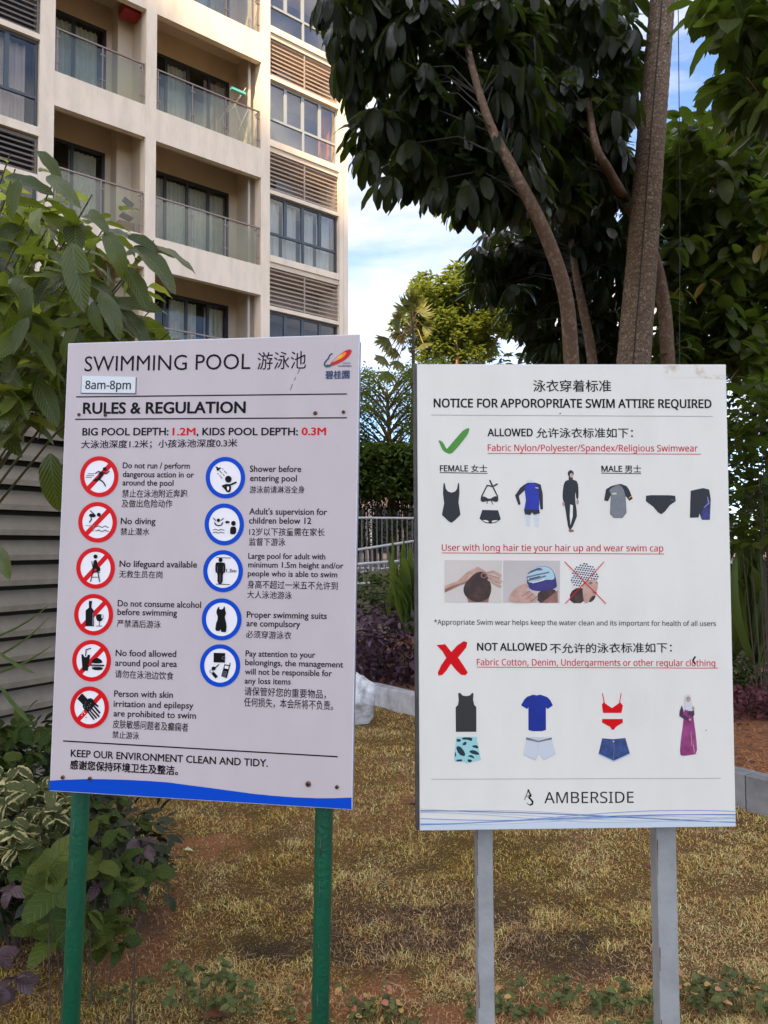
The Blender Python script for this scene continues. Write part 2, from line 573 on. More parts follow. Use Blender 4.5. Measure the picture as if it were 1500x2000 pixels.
# ================= left sign: pool rules on green pipe posts
ML = cv_pose(R(8.6), R(-3.9), R(0.2), -0.349, 0.102, 1.482)
SL = Face(ML)
HL = 0.887
rules_sign = thing('pool_rules_sign', 'lilac white swimming pool rules board with red and blue round symbols, on green pipe posts', 'sign', matrix=ML)
face_l = board_material('lilac_sign_vinyl', (0.565, 0.475, 0.465, 1), (0.52, 0.435, 0.425, 1))
trim_l = mat('sign_white_edge', (0.66, 0.63, 0.68, 1), 0.4)
back_l = mat('sign_aluminium_back', (0.34, 0.34, 0.36, 1), 0.4, metal=0.6)
mb = MB(); mb.box(-.300, .300, -HL / 2, HL / 2, -.006, .0, trim_l)
link(mb.mesh(bevel=.0012), 'board', rules_sign, False)
mb = MB(); mb.box(-.2982, .2982, -HL / 2 + .0018, HL / 2 - .0018, .0, .0003, face_l)
link(mb.mesh(), 'printed_face', rules_sign, False)
mb = MB()
for x in (-.285, .285): mb.box(x - .013, x + .013, -HL / 2 + .01, HL / 2 - .01, -.026, -.0065, back_l)
for y in (-HL / 2 + .05, HL / 2 - .12): mb.box(-.27, .27, y - .013, y + .013, -.026, -.0065, back_l)
link(mb.mesh(), 'back_frame', rules_sign, False)

a = Art(SL)
a.poly([(159.5, 734.5), (267.5, 737.5), (266.5, 770.5), (158, 769.5)], mat('sticker_shadow', rgb(110, 100, 108, .8), .6), 1)  # dark offset sheet under the sticker, its cast shadow put into colour
a.poly([(160.5, 734), (265.5, 736.3), (264.5, 768), (159.2, 767.2)], mat('sticker_white', (0.66, 0.67, 0.66, 1), .4), 2)
a.done('hours_sticker', rules_sign, 'white paper sticker with the opening hours')
lettering(SL, rules_sign, "8am-8pm", 167, 256, 760, 760.5, 16, INKG, NOTO, .012, 4)
L = lambda t, xl, xr, ya, yb, cap, m=INKG, off=.016: lettering(SL, rules_sign, t, xl, xr, ya, yb, cap, m, None, off, 1)
Cj = lambda t, xl, xr, ya, yb, m=INKG, off=.008: lettering(SL, rules_sign, t, xl, xr, ya, yb, 0, m, None, off, 1, True)
L("SWIMMING POOL", 165, 489, 725.5, 721, 29, INK, 0)
Cj("游泳池", 503, 598, 687, 721.5, INK, .0)
L("RULES & REGULATION", 162, 480, 808, 806.5, 21, INK, .03)
L("BIG POOL DEPTH:", 161, 329.5, 850.5, 850, 14, INK, .024)
L("1.2M", 337, 382, 850, 850, 14, REDP, .026)
L(", KIDS POOL DEPTH:", 384, 582, 850, 850, 14, INK, .024)
L("0.3M", 589, 637, 849.5, 849.5, 14, REDP, .026)
Cj("大泳池深度1.2米；小孩泳池深度0.3米", 159, 464, 858.5, 876, INKG, .014)
for t, xl, xr, ya, yb, cap in (
    ("Do not run / perform", 240, 371, 914.6, 915.4, 11.2), ("dangerous action in or", 240, 379, 931.6, 932.8, 11.2),
    ("around the pool", 239.5, 339, 948, 949, 11.2),
    ("Shower before", 488, 588.5, 921.5, 922, 12), ("entering pool", 488.5, 580, 939.6, 940.4, 12),
    ("No diving", 236, 304, 1023.6, 1024, 12.3),
    ("Adult's supervision for", 487, 639, 1004.6, 1005.8, 12), ("children below 12", 486.5, 608, 1022.4, 1023.2, 12),
    ("No lifeguard available", 233.5, 385, 1107, 1108.6, 12.2),
    ("Large pool for adult with", 485, 635.5, 1091, 1092.6, 11), ("minimum 1.5m height and/or", 485, 671, 1108, 1110.4, 11),
    ("people who is able to swim", 484, 659, 1125.2, 1127.6, 11),
    ("Do not consume alcohol", 230, 393, 1184, 1187.2, 12), ("before swimming", 229.5, 346, 1200.8, 1203, 12),
    ("Proper swimming suits", 482, 638.5, 1206, 1208.9, 12), ("are compulsory", 481.5, 586.5, 1223, 1225, 12),
    ("No food allowed", 226, 344.5, 1281, 1283.2, 12.2), ("around pool area", 225, 346, 1300.2, 1302.6, 12.2),
    ("Pay attention to your", 479.8, 616, 1281.8, 1284.6, 11.5), ("belongings, the management", 479, 670.5, 1298.8, 1303.6, 11.5),
    ("will not be responsible for", 478.5, 648.5, 1317, 1320.8, 11.5), ("any loss items", 478, 568, 1335, 1336.8, 11.5),
    ("Person with skin", 223, 338, 1360.4, 1363, 12.2), ("irritation and epilepsy", 222, 378, 1380, 1384, 12.2),
    ("are prohibited to swim", 222, 383, 1398.8, 1403.6, 12.2)):
    L(t, xl, xr, ya, yb, cap)
L("KEEP OUR ENVIRONMENT CLEAN AND TIDY.", 138.5, 523.5, 1477.5, 1497.5, 13.6, INK, .02)
for t, xl, xr, ya, yb in (
    ("禁止在泳池附近奔跑", 239, 366.5, 956, 972), ("及做出危险动作", 238, 337, 975.5, 991.5),
    ("游泳前请淋浴全身", 488, 595, 949, 963.6), ("禁止潜水", 235.7, 292.5, 1031, 1045.5),
    ("12岁以下孩童需在家长", 487, 634.5, 1031, 1046.8), ("监督下游泳", 486.5, 557.5, 1050.5, 1066),
    ("无救生员在岗", 233, 317.6, 1114.6, 1129), ("身高不超过一米五不允许到", 483.5, 660, 1134.5, 1151), ("大人泳池游泳", 483, 570.5, 1154.5, 1169.5),
    ("严禁酒后游泳", 228.6, 314.7, 1211, 1226), ("必须穿游泳衣", 480.6, 569.5, 1232, 1247.5),
    ("请勿在泳池边饮食", 225, 339.5, 1310, 1326), ("请保管好您的重要物品，", 477.6, 637, 1344, 1362),
    ("任何损失，本会所将不负责。", 476.8, 651, 1365, 1384), ("皮肤敏感问题者及癫痫者", 220.6, 368, 1408.4, 1425.6),
    ("禁止游泳", 219.8, 272.5, 1428.4, 1443)):
    Cj(t, xl, xr, ya, yb)
Cj("感谢您保持环境卫生及整洁。", 137, 348.5, 1489.5, 1508.5, INK, .03)
a = Art(SL)
for p, q, w in (((149, 775.3), (678, 769.5), 2.3), ((147.3, 819), (678, 816), 2.3), ((123.6, 1447), (660, 1477.8), 2.6)):
    a.line([p, q], w, INK, 1, False)
    a.done('rule_line', rules_sign); a = Art(SL)
dsh = mat('scratch', rgb(90, 84, 92, .9), .7)
for p, q in (((585, 722), (581.5, 730)), ((578, 737.5), (575, 743)), ((571.5, 750.5), (567, 762))): a.line([p, q], 1.2, dsh, 1)
for k in range(14):
    x = random.uniform(150, 670); y = random.uniform(840, 1500)
    a.line([(x, y), (x + random.uniform(-5, 5), y + random.uniform(1, 7))], .5, mat('faint_mark', (.40, .36, .41, 1), .6), 0, False)
tag(a.done('scratch_mark', rules_sign), kind='stuff')
# blue wave along the foot
a = Art(SL)
wave = [(97.5, 1524.5), (130, 1522.6), (165, 1521.6), (200, 1521.5), (245, 1522.8), (290, 1525), (330, 1528), (370, 1533.5), (410, 1538.5),
        (450, 1544), (490, 1549.5), (530, 1553.7), (575, 1557), (620, 1558.7), (655, 1558.6), (687, 1557.3)]
a.poly(wave + [(687, 1580.4), (96.5, 1543.2)], BLUEP, 1)
a.done('blue_wave', rules_sign)
# screws
SCREW = mat('rusty_screw', rgb(150, 105, 85, .7), .5, metal=.5, noise=.6, nscale=400)
STAIN = mat('rust_stain', rgb(160, 120, 112, .9), .7)
for x, y, r_ in ((123, 1518, 4.2), (176, 1520.5, 4.2), (602, 1531, 5.4), (658, 1537, 3.8), (154.7, 810, 3.4), (206, 810.5, 3.6), (616, 807, 4.0), (671, 805, 3.6)):
    c = SL(x, y); q = r_ / FPX * 1.48
    mb = MB()
    mb.tube([(c[0], c[1], .0004), (c[0], c[1], .0022), (c[0], c[1], .0034)], [q, q * .95, q * .6], SCREW, 14)
    mb.box(c[0] - q * .5, c[0] + q * .5, c[1] - q * .12, c[1] + q * .12, .0034, .0038, INK)
    mb.box(c[0] - q * .12, c[0] + q * .12, c[1] - q * .5, c[1] + q * .5, .00385, .0041, INK)
    s_ = link(mb.mesh(), 'screw', rules_sign, False)
# round symbols
def symbol(cx, cy, rx, ry, ring_m, slash, k, ox, oy, draw, label, th=8.4):
    A = Art(SL, 0, 0, 1)
    A.ell(cx, cy, rx - 2, ry - 2, CREAM, 1, 56)
    if slash:
        A.line([(cx - rx * .66, cy + ry * .66), (cx + rx * .66, cy - ry * .66)], 9.2, ring_m, 2, False)
    A.ring(cx, cy, rx, ry, th, ring_m, 3)
    A.ox, A.oy, A.k = ox, oy, k
    draw(A)
    A.done('safety_symbol', rules_sign, label)
B, W_ = INK, CREAM
def run(A):
    A.ell(537, 258, 26, 26, B, 5)
    A.line([(410, 318), (450, 292), (500, 305), (560, 322), (600, 288)], 15, B, 5)
    A.blob([(455, 300), (525, 308), (505, 360), (480, 400), (440, 430), (395, 430), (365, 410), (400, 400), (430, 380)], B, 5, 1)
    A.blob([(470, 315), (455, 370), (405, 400), (435, 345)], REDP, 6, 1)
    A.line([(455, 400), (505, 430), (530, 460), (548, 494)], 17, B, 5)
    for x, y, l in ((305, 323, 85), (285, 350, 100), (275, 376, 80)): A.line([(x, y), (x + l, y)], 7, B, 5)
def dive(A):
    A.ell(456, 895, 27, 27, B, 5)
    A.line([(340, 842), (372, 872), (408, 905)], 13, B, 5)
    A.blob([(318, 900), (345, 875), (412, 895), (405, 930), (360, 930), (320, 920)], B, 5, 1)
    A.line([(345, 925), (352, 960), (325, 1000)], 14, B, 5)
    A.line([(275, 1045), (385, 1047), (375, 1130)], 7, GREYP, 5)
    for y in (1058, 1115):
        A.line([(410, y), (435, y + 3), (455, y - 10), (480, y + 8), (505, y + 12), (530, y), (545, y - 8), (565, y + 8), (592, y + 12)], 9, B, 5)
def guard(A):
    A.ell(409, 1478, 28, 29, B, 5)
    A.blob([(385, 1525), (430, 1525), (440, 1620), (475, 1625), (478, 1690), (360, 1695), (375, 1600)], B, 5, 1)
    A.line([(358, 1545), (375, 1640)], 11, B, 5)
    A.line([(372, 1700), (340, 1825)], 14, B, 5); A.line([(445, 1700), (465, 1825)], 14, B, 5)
    A.line([(360, 1765), (452, 1765)], 9, B, 5); A.line([(362, 1698), (470, 1698)], 9, B, 5)
    A.poly([(392, 1650), (424, 1650), (424, 1682), (392, 1682)], REDP, 6)
def drink(A):
    A.poly([(318, 168), (360, 168), (362, 190), (355, 205), (354, 262), (385, 300), (388, 520), (270, 520), (272, 300), (318, 262), (316, 205)], B, 5)
    A.poly([(372, 330), (381, 330), (381, 505), (364, 505)], GREYP, 6)
    A.blob([(420, 352), (515, 352), (522, 400), (490, 455), (440, 455), (413, 405)], B, 5, 2)
    A.blob([(492, 360), (510, 360), (514, 395), (498, 425)], W_, 6, 1)
    A.line([(463, 455), (463, 515)], 8, B, 5); A.line([(418, 519), (500, 519)], 8, B, 5)
def food(A):
    A.poly([(212, 912), (335, 920), (302, 1142), (228, 1138)], B, 5)
    A.ell(272, 925, 28, 26, W_, 6, 20)
    A.line([(274, 935), (280, 848), (345, 828)], 14, B, 7)
    A.blob([(350, 1040), (365, 985), (425, 955), (490, 985), (515, 1040)], B, 5, 2)
    A.line([(338, 1062), (525, 1068)], 20, B, 5)
    A.blob([(350, 1088), (518, 1090), (500, 1135), (370, 1130)], B, 5, 1)
    A.line([(350, 1082), (520, 1086)], 5, GREYP, 6, False)
def hand(A):
    A.poly([(222, 1455), (300, 1535), (245, 1625), (155, 1530)], B, 5)
    A.blob([(300, 1530), (350, 1520), (390, 1555), (395, 1620), (330, 1720), (270, 1700), (225, 1640), (245, 1600)], B, 5, 1)
    for p, q, w in (((355, 1560), (440, 1635), 26), ((370, 1610), (465, 1725), 26), ((335, 1640), (455, 1775), 24), ((310, 1670), (420, 1798), 23), ((290, 1690), (385, 1815), 23)):
        A.line([p, q], w, B, 5)
    for p, q in (((375, 1660), (440, 1735)), ((350, 1685), (425, 1775)), ((322, 1700), (395, 1795))): A.line([p, q], 3, W_, 6)
    for _ in range(16): A.ell(random.uniform(255, 360), random.uniform(1560, 1680), 5, 5, GREYP, 6, 8)
    for x, y in ((225, 1730), (245, 1715), (262, 1735), (280, 1790), (220, 1760)): A.ell(x, y, 8, 8, B if x > 270 else W_, 6, 8)
def shower(A):
    A.poly([(290, 225), (325, 228), (335, 242), (366, 235), (370, 250), (325, 288), (312, 270), (310, 250)], B, 5)
    for p, q in (((352, 282), (385, 318)), ((418, 285), (455, 322)), ((355, 345), (388, 390)), ((392, 252), (402, 262)), ((326, 318), (338, 332)), ((402, 335), (420, 352))):
        A.line([p, q], 8, B, 5)
    A.ell(475, 400, 46, 48, B, 5)
    A.line([(400, 495), (450, 478), (500, 480), (580, 445)], 24, B, 5)
    A.line([(398, 495), (460, 560)], 26, B, 5)
    A.blob([(440, 480), (515, 480), (512, 560), (480, 590), (440, 570), (420, 520)], B, 5, 1)
    A.blob([(452, 505), (490, 500), (482, 555), (465, 560)], W_, 6, 1)
def superv(A):
    A.ell(337, 973, 23, 25, B, 5)
    A.line([(268, 942), (300, 978)], 11, B, 5); A.line([(410, 945), (372, 975)], 11, B, 5)
    A.line([(283, 1005), (300, 1035), (340, 1048), (380, 1038), (395, 1005)], 15, B, 5)
    for y in (1103, 1142):
        A.line([(262, y + 5), (280, y), (300, y - 8), (320, y + 5), (345, y + 8), (372, y - 8), (392, y + 5), (418, y + 6)], 8, B, 5)
    A.poly([(425, 998), (462, 972), (462, 985), (492, 985), (492, 1010), (462, 1010), (462, 1025)], B, 5)
    A.ell(546, 1015, 32, 34, B, 5)
    A.blob([(500, 1085), (520, 1060), (570, 1060), (588, 1090), (580, 1168), (500, 1168), (500, 1130)], B, 5, 1)
def height(A):
    A.line([(312, 1492), (512, 1498)], 9, B, 5); A.line([(305, 1862), (495, 1868)], 9, B, 5)
    A.ell(366, 1525, 28, 30, B, 5)
    A.blob([(295, 1565), (330, 1558), (410, 1560), (434, 1575), (434, 1705), (400, 1708), (396, 1860), (322, 1860), (325, 1705), (292, 1702)], B, 5, 1)
    A.line([(322, 1610), (322, 1690)], 4, GREYP, 6); A.line([(406, 1610), (406, 1690)], 4, GREYP, 6); A.line([(360, 1715), (360, 1850)], 4, GREYP, 6)
def suit(A):
    A.poly([(465, 262), (487, 245), (487, 285), (510, 303), (545, 300), (570, 278), (578, 240), (597, 255), (603, 310), (620, 380), (598, 440), (600, 480),
            (622, 560), (632, 640), (620, 735), (600, 748), (530, 740), (512, 690), (495, 722), (425, 718), (412, 690), (425, 580), (455, 500), (458, 440), (432, 370), (440, 310)], B, 5)
def wallet(A):
    A.poly([(378, 1148), (605, 1152), (600, 1340), (378, 1334)], B, 5)
    A.ring(575, 1248, 36, 30, 8, GREYP, 6, 24)
    A.poly([(590, 1370), (700, 1390), (635, 1645), (525, 1605)], B, 5)
    A.poly([(602, 1395), (675, 1408), (664, 1466), (590, 1450)], W_, 6)
    A.line([(700, 1350), (692, 1400)], 18, B, 5)
    for i in range(3):
        for j in range(4): A.poly([(572 + i * 26 - j * 8, 1502 + j * 28 + i * 5), (590 + i * 26 - j * 8, 1506 + j * 28 + i * 5), (586 + i * 26 - j * 8, 1522 + j * 28 + i * 5), (568 + i * 26 - j * 8, 1518 + j * 28 + i * 5)], GREYP, 6)
    A.line([(475, 1380), (400, 1450)], 20, B, 5)
    A.ell(380, 1452, 42, 38, B, 5, 16)
    A.line([(360, 1540), (440, 1630)], 62, B, 5, False)
    A.ring(338, 1510, 36, 36, 10, B, 6, 24)
for args in (
    (194.4, 931, 37.4, 39.8, REDP, True, 7.14, 130, 880, run, 'red symbol with a slashed running figure'),
    (191, 1020, 37.8, 39.6, REDP, True, 7.14, 130, 880, dive, 'red symbol with a slashed diver over waves'),
    (187.2, 1109.5, 37.7, 40.2, REDP, True, 7.14, 130, 880, guard, 'red symbol with a slashed lifeguard chair'),
    (183.4, 1200.3, 38, 40.4, REDP, True, 7.14, 130, 1150, drink, 'red symbol with a slashed bottle and glass'),
    (179.4, 1290.3, 37.8, 40.6, REDP, True, 7.14, 130, 1150, food, 'red symbol with a slashed cup and burger'),
    (175.4, 1381.5, 37.8, 41, REDP, True, 7.14, 130, 1150, hand, 'red symbol with a slashed spotted hand'),
    (440.6, 933, 38.5, 40.5, BLUEP, False, 7.14, 380, 880, shower, 'blue symbol with a showering figure'),
    (438.4, 1024.2, 38.4, 40.8, BLUEP, False, 7.14, 380, 880, superv, 'blue symbol with an adult watching a child in the water'),
    (436, 1115.5, 38.8, 41, BLUEP, False, 7.14, 380, 880, height, 'blue symbol with a standing figure between two height lines'),
    (433.3, 1209.5, 38.8, 41, BLUEP, False, 10, 380, 1160, suit, 'blue symbol with a one-piece swimsuit'),
    (430.3, 1299.8, 39.2, 41.6, BLUEP, False, 10, 380, 1160, wallet, 'blue symbol with a wallet, keys and a phone')):
    symbol(*args)
lettering(SL, rules_sign, "1.5m", 442.5, 462, 1117.5, 1118, 6.4, INKG, None, .02, 5)
# emblem
ORG = mat('orange_print', rgb(238, 120, 20, 1), .42); YEL = mat('yellow_print', rgb(225, 185, 50, 1), .42); DRED = mat('deep_red_print', rgb(190, 10, 15, 1), .42)
NAVY = mat('navy_print', rgb(30, 55, 95, 1), .42)
A = Art(SL, 610, 660, 15)
A.blob([(600, 660), (760, 520), (940, 390), (1080, 330), (1160, 350), (1150, 440), (1060, 570), (900, 690), (720, 780), (560, 830), (490, 800)], DRED, 1, 2)
A.blob([(680, 620), (800, 500), (960, 400), (1080, 370), (1090, 440), (1000, 550), (860, 640), (700, 700), (600, 760)], REDP, 2, 2)
A.blob([(650, 660), (780, 520), (920, 430), (1010, 420), (980, 510), (880, 600), (740, 670), (620, 720)], ORG, 3, 2)
A.blob([(650, 650), (740, 560), (850, 490), (910, 500), (860, 570), (740, 640), (610, 700)], YEL, 4, 2)
A.blob([(560, 740), (680, 610), (760, 560), (740, 640), (640, 700)], face_l, 5, 2)
A.line([(580, 465), (520, 505), (490, 560), (470, 610), (410, 670), (365, 740), (360, 800), (400, 845), (470, 840)], 40, NAVY, 3)
A.blob([(400, 790), (500, 780), (620, 790), (520, 850), (420, 870), (350, 830)], mat('teal_print', rgb(20, 80, 75, 1), .42), 4, 2)
A.done('emblem', rules_sign, 'emblem of a blue bird neck with a red and yellow plume')
lettering(SL, rules_sign, "COUNTRY", 668.5, 685.5, 710.8, 710.8, 2.6, NAVY, None, .01, 1)
lettering(SL, rules_sign, "GARDEN", 661, 686.5, 717, 717, 4.2, NAVY, None, .01, 1)
lettering(SL, rules_sign, "碧桂園", 635.5, 683, 723.5, 740.5, 0, NAVY, None, .03, 1, True)

# green pipe posts
GREEN = mat('green_post_paint', rgb(12, 84, 56, 1.0), .42, color2=rgb(22, 68, 52, 1), nscale=9, bump=.25, bscale=120, lo=.45, hi=.8)
CHIP = mat('scraped_paint', rgb(88, 104, 84, .7), .8, noise=.5, nscale=200)
def post_dir(p_top, p_bot, Y):
    a_, b_ = at_y(*p_top, Y), at_y(*p_bot, Y)
    return a_, (b_ - a_).normalized()
YL1 = max((ML @ Vector((-.26, y, -.052))).y for y in (-.44, .3)); YL2 = max((ML @ Vector((.24, y, -.052))).y for y in (-.44, .3))
for (pt, pb, Y) in (((158, 1552), (138, 2000), YL1), ((633, 1586), (625.5, 2000), YL2)):
    a_, d_ = post_dir(pt, pb, Y)
    top = a_ - d_ * 0.70; bot = a_ + d_ * ((a_.z + .25) / -d_.z)
    mb = MB(); mb.tube([top, a_, bot], 17.0 / FPX * (Y + .0), GREEN, 24)
    if True:
        v = Vector((0.0168 * -.25, -0.0166, 0))
        for t0, l, w in ((.045, .03, .0026), (.12, .05, .0010), (.24, .012, .0016), (.33, .04, .0012)):
            c = a_ + d_ * t0 + v * 1.02
            mb.tube([c, c + d_ * l * .5, c + d_ * l], [w * .4, w, w * .3], CHIP, 6)
    link(mb.mesh(smooth=True), 'post', rules_sign)

# ================= right sign: swim attire notice on grey box posts
MR = cv_pose(R(-1.3), R(-2.2), R(-0.2), 0.365, 0.156, 1.467)
SR = Face(MR)
HR = 0.883
notice = thing('swim_attire_sign', 'white swim attire notice board with printed clothes pictures, on square grey metal posts', 'sign', matrix=MR)
face_r = board_material('white_sign_vinyl', (0.80, 0.74, 0.645, 1), (0.73, 0.67, 0.58, 1))
dark_edge = mat('sign_dark_edge', rgb(92, 84, 82, .8), .5, noise=.4, nscale=20)
mb = MB(); mb.box(-.3, .3, -HR / 2, HR / 2, -.005, 0, mat('sign_sheet_edge', (.55, .55, .54, 1), .5))
link(mb.mesh(bevel=.001), 'board', notice, False)
mb = MB(); mb.box(-.2992, .2992, -HR / 2 + .0008, HR / 2 - .0008, .0, .0003, face_r)
link(mb.mesh(), 'printed_face', notice, False)
mb = MB()
mb.box(-.3062, -.278, -HR / 2 - .001, HR / 2 + .001, -.030, -.0055, dark_edge); mb.box(.280, .301, -HR / 2, HR / 2, -.030, -.0055, dark_edge)
for y in (-HR / 2 + .012, 0, HR / 2 - .012): mb.box(-.277, .279, y - .012, y + .012, -.030, -.0055, dark_edge)
link(mb.mesh(), 'back_frame', notice, False)
T = lambda t, xl, xr, ya, yb, cap, m=INKG, off=.004, lay=1: lettering(SR, notice, t, xl, xr, ya, yb, cap, m, NOTO, off, lay)
C2 = lambda t, xl, xr, ya, yb, m=INKG, off=.010: lettering(SR, notice, t, xl, xr, ya, yb, 0, m, None, off, 1, True)
C2("泳衣穿着标准", 1041, 1193.5, 742, 765.5)
T("NOTICE FOR APPOROPRIATE SWIM ATTIRE REQUIRED", 847, 1389.5, 795.4, 796.8, 16.4, INKG, .022)
T("ALLOWED", 952, 1040.5, 851.8, 852, 14.4, INKG, .022); C2("允许泳衣标准如下：", 1047, 1236, 835.6, 855.4)
T("Fabric Nylon/Polyester/Spandex/Religious Swimwear", 952.5, 1362.5, 880.8, 881.8, 12.6, REDT, .004)
T("FEMALE", 859, 914, 920.4, 920.6, 11.4, INKG, .020); C2("女士", 920, 951.5, 907.5, 922.3)
T("MALE", 1174.5, 1215, 921.2, 921.4, 11.4, INKG, .020); C2("男士", 1220, 1252, 908.6, 923.4)
T("User with long hair tie your hair up and wear swim cap", 862.8, 1295.3, 1075.6, 1077, 12.8, REDT, .004)
T("*Appropriate Swim wear helps keep the water clean and its important for health of all users", 847.7, 1398, 1219.6, 1222.6, 9.6, INKG, .004)
T("NOT ALLOWED", 931.7, 1068.5, 1270.2, 1270.6, 14.4, INKG, .022); C2("不允许的泳衣标准如下：", 1074, 1312, 1255.4, 1275.2)
T("Fabric Cotton, Denim, Undergarments or other regular clothing", 931.3, 1396.7, 1299.2, 1301.2, 12.6, REDT, .004)
T("AMBERSIDE", 1063, 1237.4, 1568.6, 1567.6, 21.8, INKG, .0)
A = Art(SR)
LG = mat('pale_grey_line', rgb(172, 172, 174, .9), .5)
for p, q, w, m in (((842, 810.5), (1392, 813.3), 1.1, LG), ((842.5, 1521.6), (1407.5, 1519.8), 1.1, LG), ((952, 885.6), (1368.5, 887), 1.2, REDT), ((859, 922.9), (952, 924.6), 1.4, INKG),
                   ((1174, 924), (1252, 925.2), 1.4, INKG), ((862.8, 1079.8), (1297, 1082), 1.3, REDT), ((931.3, 1302.8), (1402, 1304.8), 1.3, REDT)):
    A.line([p, q], w, m, 1, False)
    A.done('rule_line', notice); A = Art(SR)
GRN = mat('green_print', rgb(66, 136, 16, 1.0), .42)
A = Art(SR, 840, 820, 15)
A.poly([(245, 608), (300, 608), (360, 650), (400, 700), (440, 780), (485, 855), (560, 780), (700, 610), (840, 450), (960, 320), (1060, 258), (1140, 245), (1152, 262), (1130, 360),
        (1080, 460), (980, 590), (860, 740), (740, 880), (660, 960), (610, 990), (540, 990), (450, 950), (370, 880), (320, 790)], GRN, 1)
A.done('tick_mark', notice)
A = Art(SR, 800, 1180, 2.3077)
A.poly([(121, 184), (160, 180), (188, 215), (215, 185), (245, 166), (260, 172), (255, 195), (218, 240), (240, 272), (262, 308), (252, 320), (232, 318), (208, 296), (186, 268), (165, 300), (148, 318), (130, 322),
        (127, 308), (142, 275), (165, 242), (148, 212)], REDP, 1)
A.done('cross_mark', notice)
# logo of the residence
A = Art(SR, 1000, 1520, 5.77)
A.line([(140, 240), (165, 180), (182, 130)], 7, INK, 1); A.line([(182, 130), (205, 180), (212, 200)], 16, INK, 1); A.line([(155, 205), (225, 182)], 6, INK, 1)
A.line([(208, 195), (190, 215), (215, 240), (232, 262), (228, 288), (205, 300)], 18, INK, 1); A.line([(205, 300), (185, 295), (168, 278)], 7, INK, 1)
A.done('logo', notice)

BLK = mat('print_black_cloth', rgb(26, 25, 30, .8), .5); BL2 = mat('print_cobalt', rgb(24, 44, 170, .9), .5, noise=.35, nscale=60); GR2 = mat('print_mid_grey', rgb(128, 128, 130, .9), .5, noise=.15, nscale=60)
SKIN = mat('print_skin', rgb(205, 160, 140, 1), .5, noise=.3, nscale=40); SKIN2 = mat('print_skin_shade', rgb(160, 108, 92, 1), .5, noise=.3, nscale=60); PALE = mat('print_pale_limb', (.63, .64, .64, 1), .5)
def garment(name, ox, oy, k, fn, label):
    A = Art(SR, ox, oy, k); fn(A); A.done(name, notice, label)
def one_piece(A):
    A.poly([(84, 225), (95, 225), (108, 285), (130, 310), (165, 322), (200, 310), (220, 285), (230, 225), (241, 225), (245, 320), (235, 420), (255, 545), (200, 600), (165, 626), (140, 615), (68, 548), (72, 520), (90, 430), (78, 330)], BLK, 1)
def bikini(A):
    A.line([(468, 360), (525, 248), (580, 260), (630, 360)], 13, BLK, 1)
    A.line([(552, 200), (580, 260), (625, 236)], 16, BLK, 1)
    A.blob([(455, 370), (490, 355), (548, 390), (600, 355), (640, 365), (632, 420), (570, 405), (530, 405), (465, 420)], BLK, 1, 1)
    A.line([(530, 405), (522, 432)], 7, BLK, 1); A.line([(565, 405), (582, 440)], 7, BLK, 1)
    A.poly([(475, 496), (635, 500), (662, 590), (610, 625), (555, 634), (500, 625), (446, 585)], BLK, 1)
    A.blob([(470, 598), (530, 600), (545, 622), (505, 618)], face_r, 2, 1); A.blob([(575, 602), (640, 600), (600, 620), (568, 624)], face_r, 2, 1)
def rash(A):
    A.poly([(905, 540), (960, 540), (955, 665), (920, 665)], PALE, 0); A.poly([(990, 540), (1050, 540), (1045, 670), (1010, 670)], PALE, 0)
    A.blob([(925, 190), (985, 190), (990, 235), (920, 235)], PALE, 0, 1)
    A.poly([(900, 240), (935, 222), (1010, 220), (1065, 240), (1085, 330), (1088, 490), (1062, 490), (1045, 340), (1040, 300), (900, 300), (845, 355), (862, 440), (840, 448), (806, 350), (860, 270)], BLK, 1)
    A.poly([(902, 255), (950, 228), (1005, 226), (1040, 255), (1050, 420), (1048, 495), (900, 490), (915, 400), (905, 310)], BL2, 2)
    A.poly([(895, 488), (1050, 494), (1056, 530), (1000, 545), (975, 520), (958, 548), (905, 540)], BLK, 3)
    A.line([(1010, 272), (1040, 276)], 7, face_r, 4, False)
def burkini(A):
    A.ell(1368, 130, 30, 35, BLK, 1); A.ell(1375, 148, 17, 24, SKIN, 2); A.line([(1368, 165), (1368, 195)], 42, BLK, 1)
    A.blob([(1300, 215), (1345, 190), (1395, 190), (1438, 210), (1448, 300), (1445, 385), (1425, 390), (1415, 300), (1410, 380), (1435, 550), (1415, 600), (1378, 690), (1345, 692), (1325, 560), (1305, 430), (1290, 400), (1285, 330)], BLK, 1, 1)
    A.poly([(1362, 440), (1390, 450), (1388, 560), (1365, 650), (1358, 560)], face_r, 2)
    A.ell(1295, 435, 12, 24, SKIN, 1); A.ell(1437, 415, 13, 26, SKIN, 1); A.blob([(1345, 690), (1385, 690), (1408, 712), (1375, 722), (1350, 720)], SKIN2, 1, 1)
garment('swimwear_picture', 850, 900, 5.172, one_piece, 'picture of a black one-piece swimsuit')
garment('swimwear_picture', 850, 900, 5.172, bikini, 'picture of a black halter bikini')
garment('swimwear_picture', 850, 900, 5.172, rash, 'picture of a blue and black long-sleeved swim top with shorts')
garment('swimwear_picture', 850, 900, 5.172, burkini, 'picture of a person in a black full-body swimsuit')
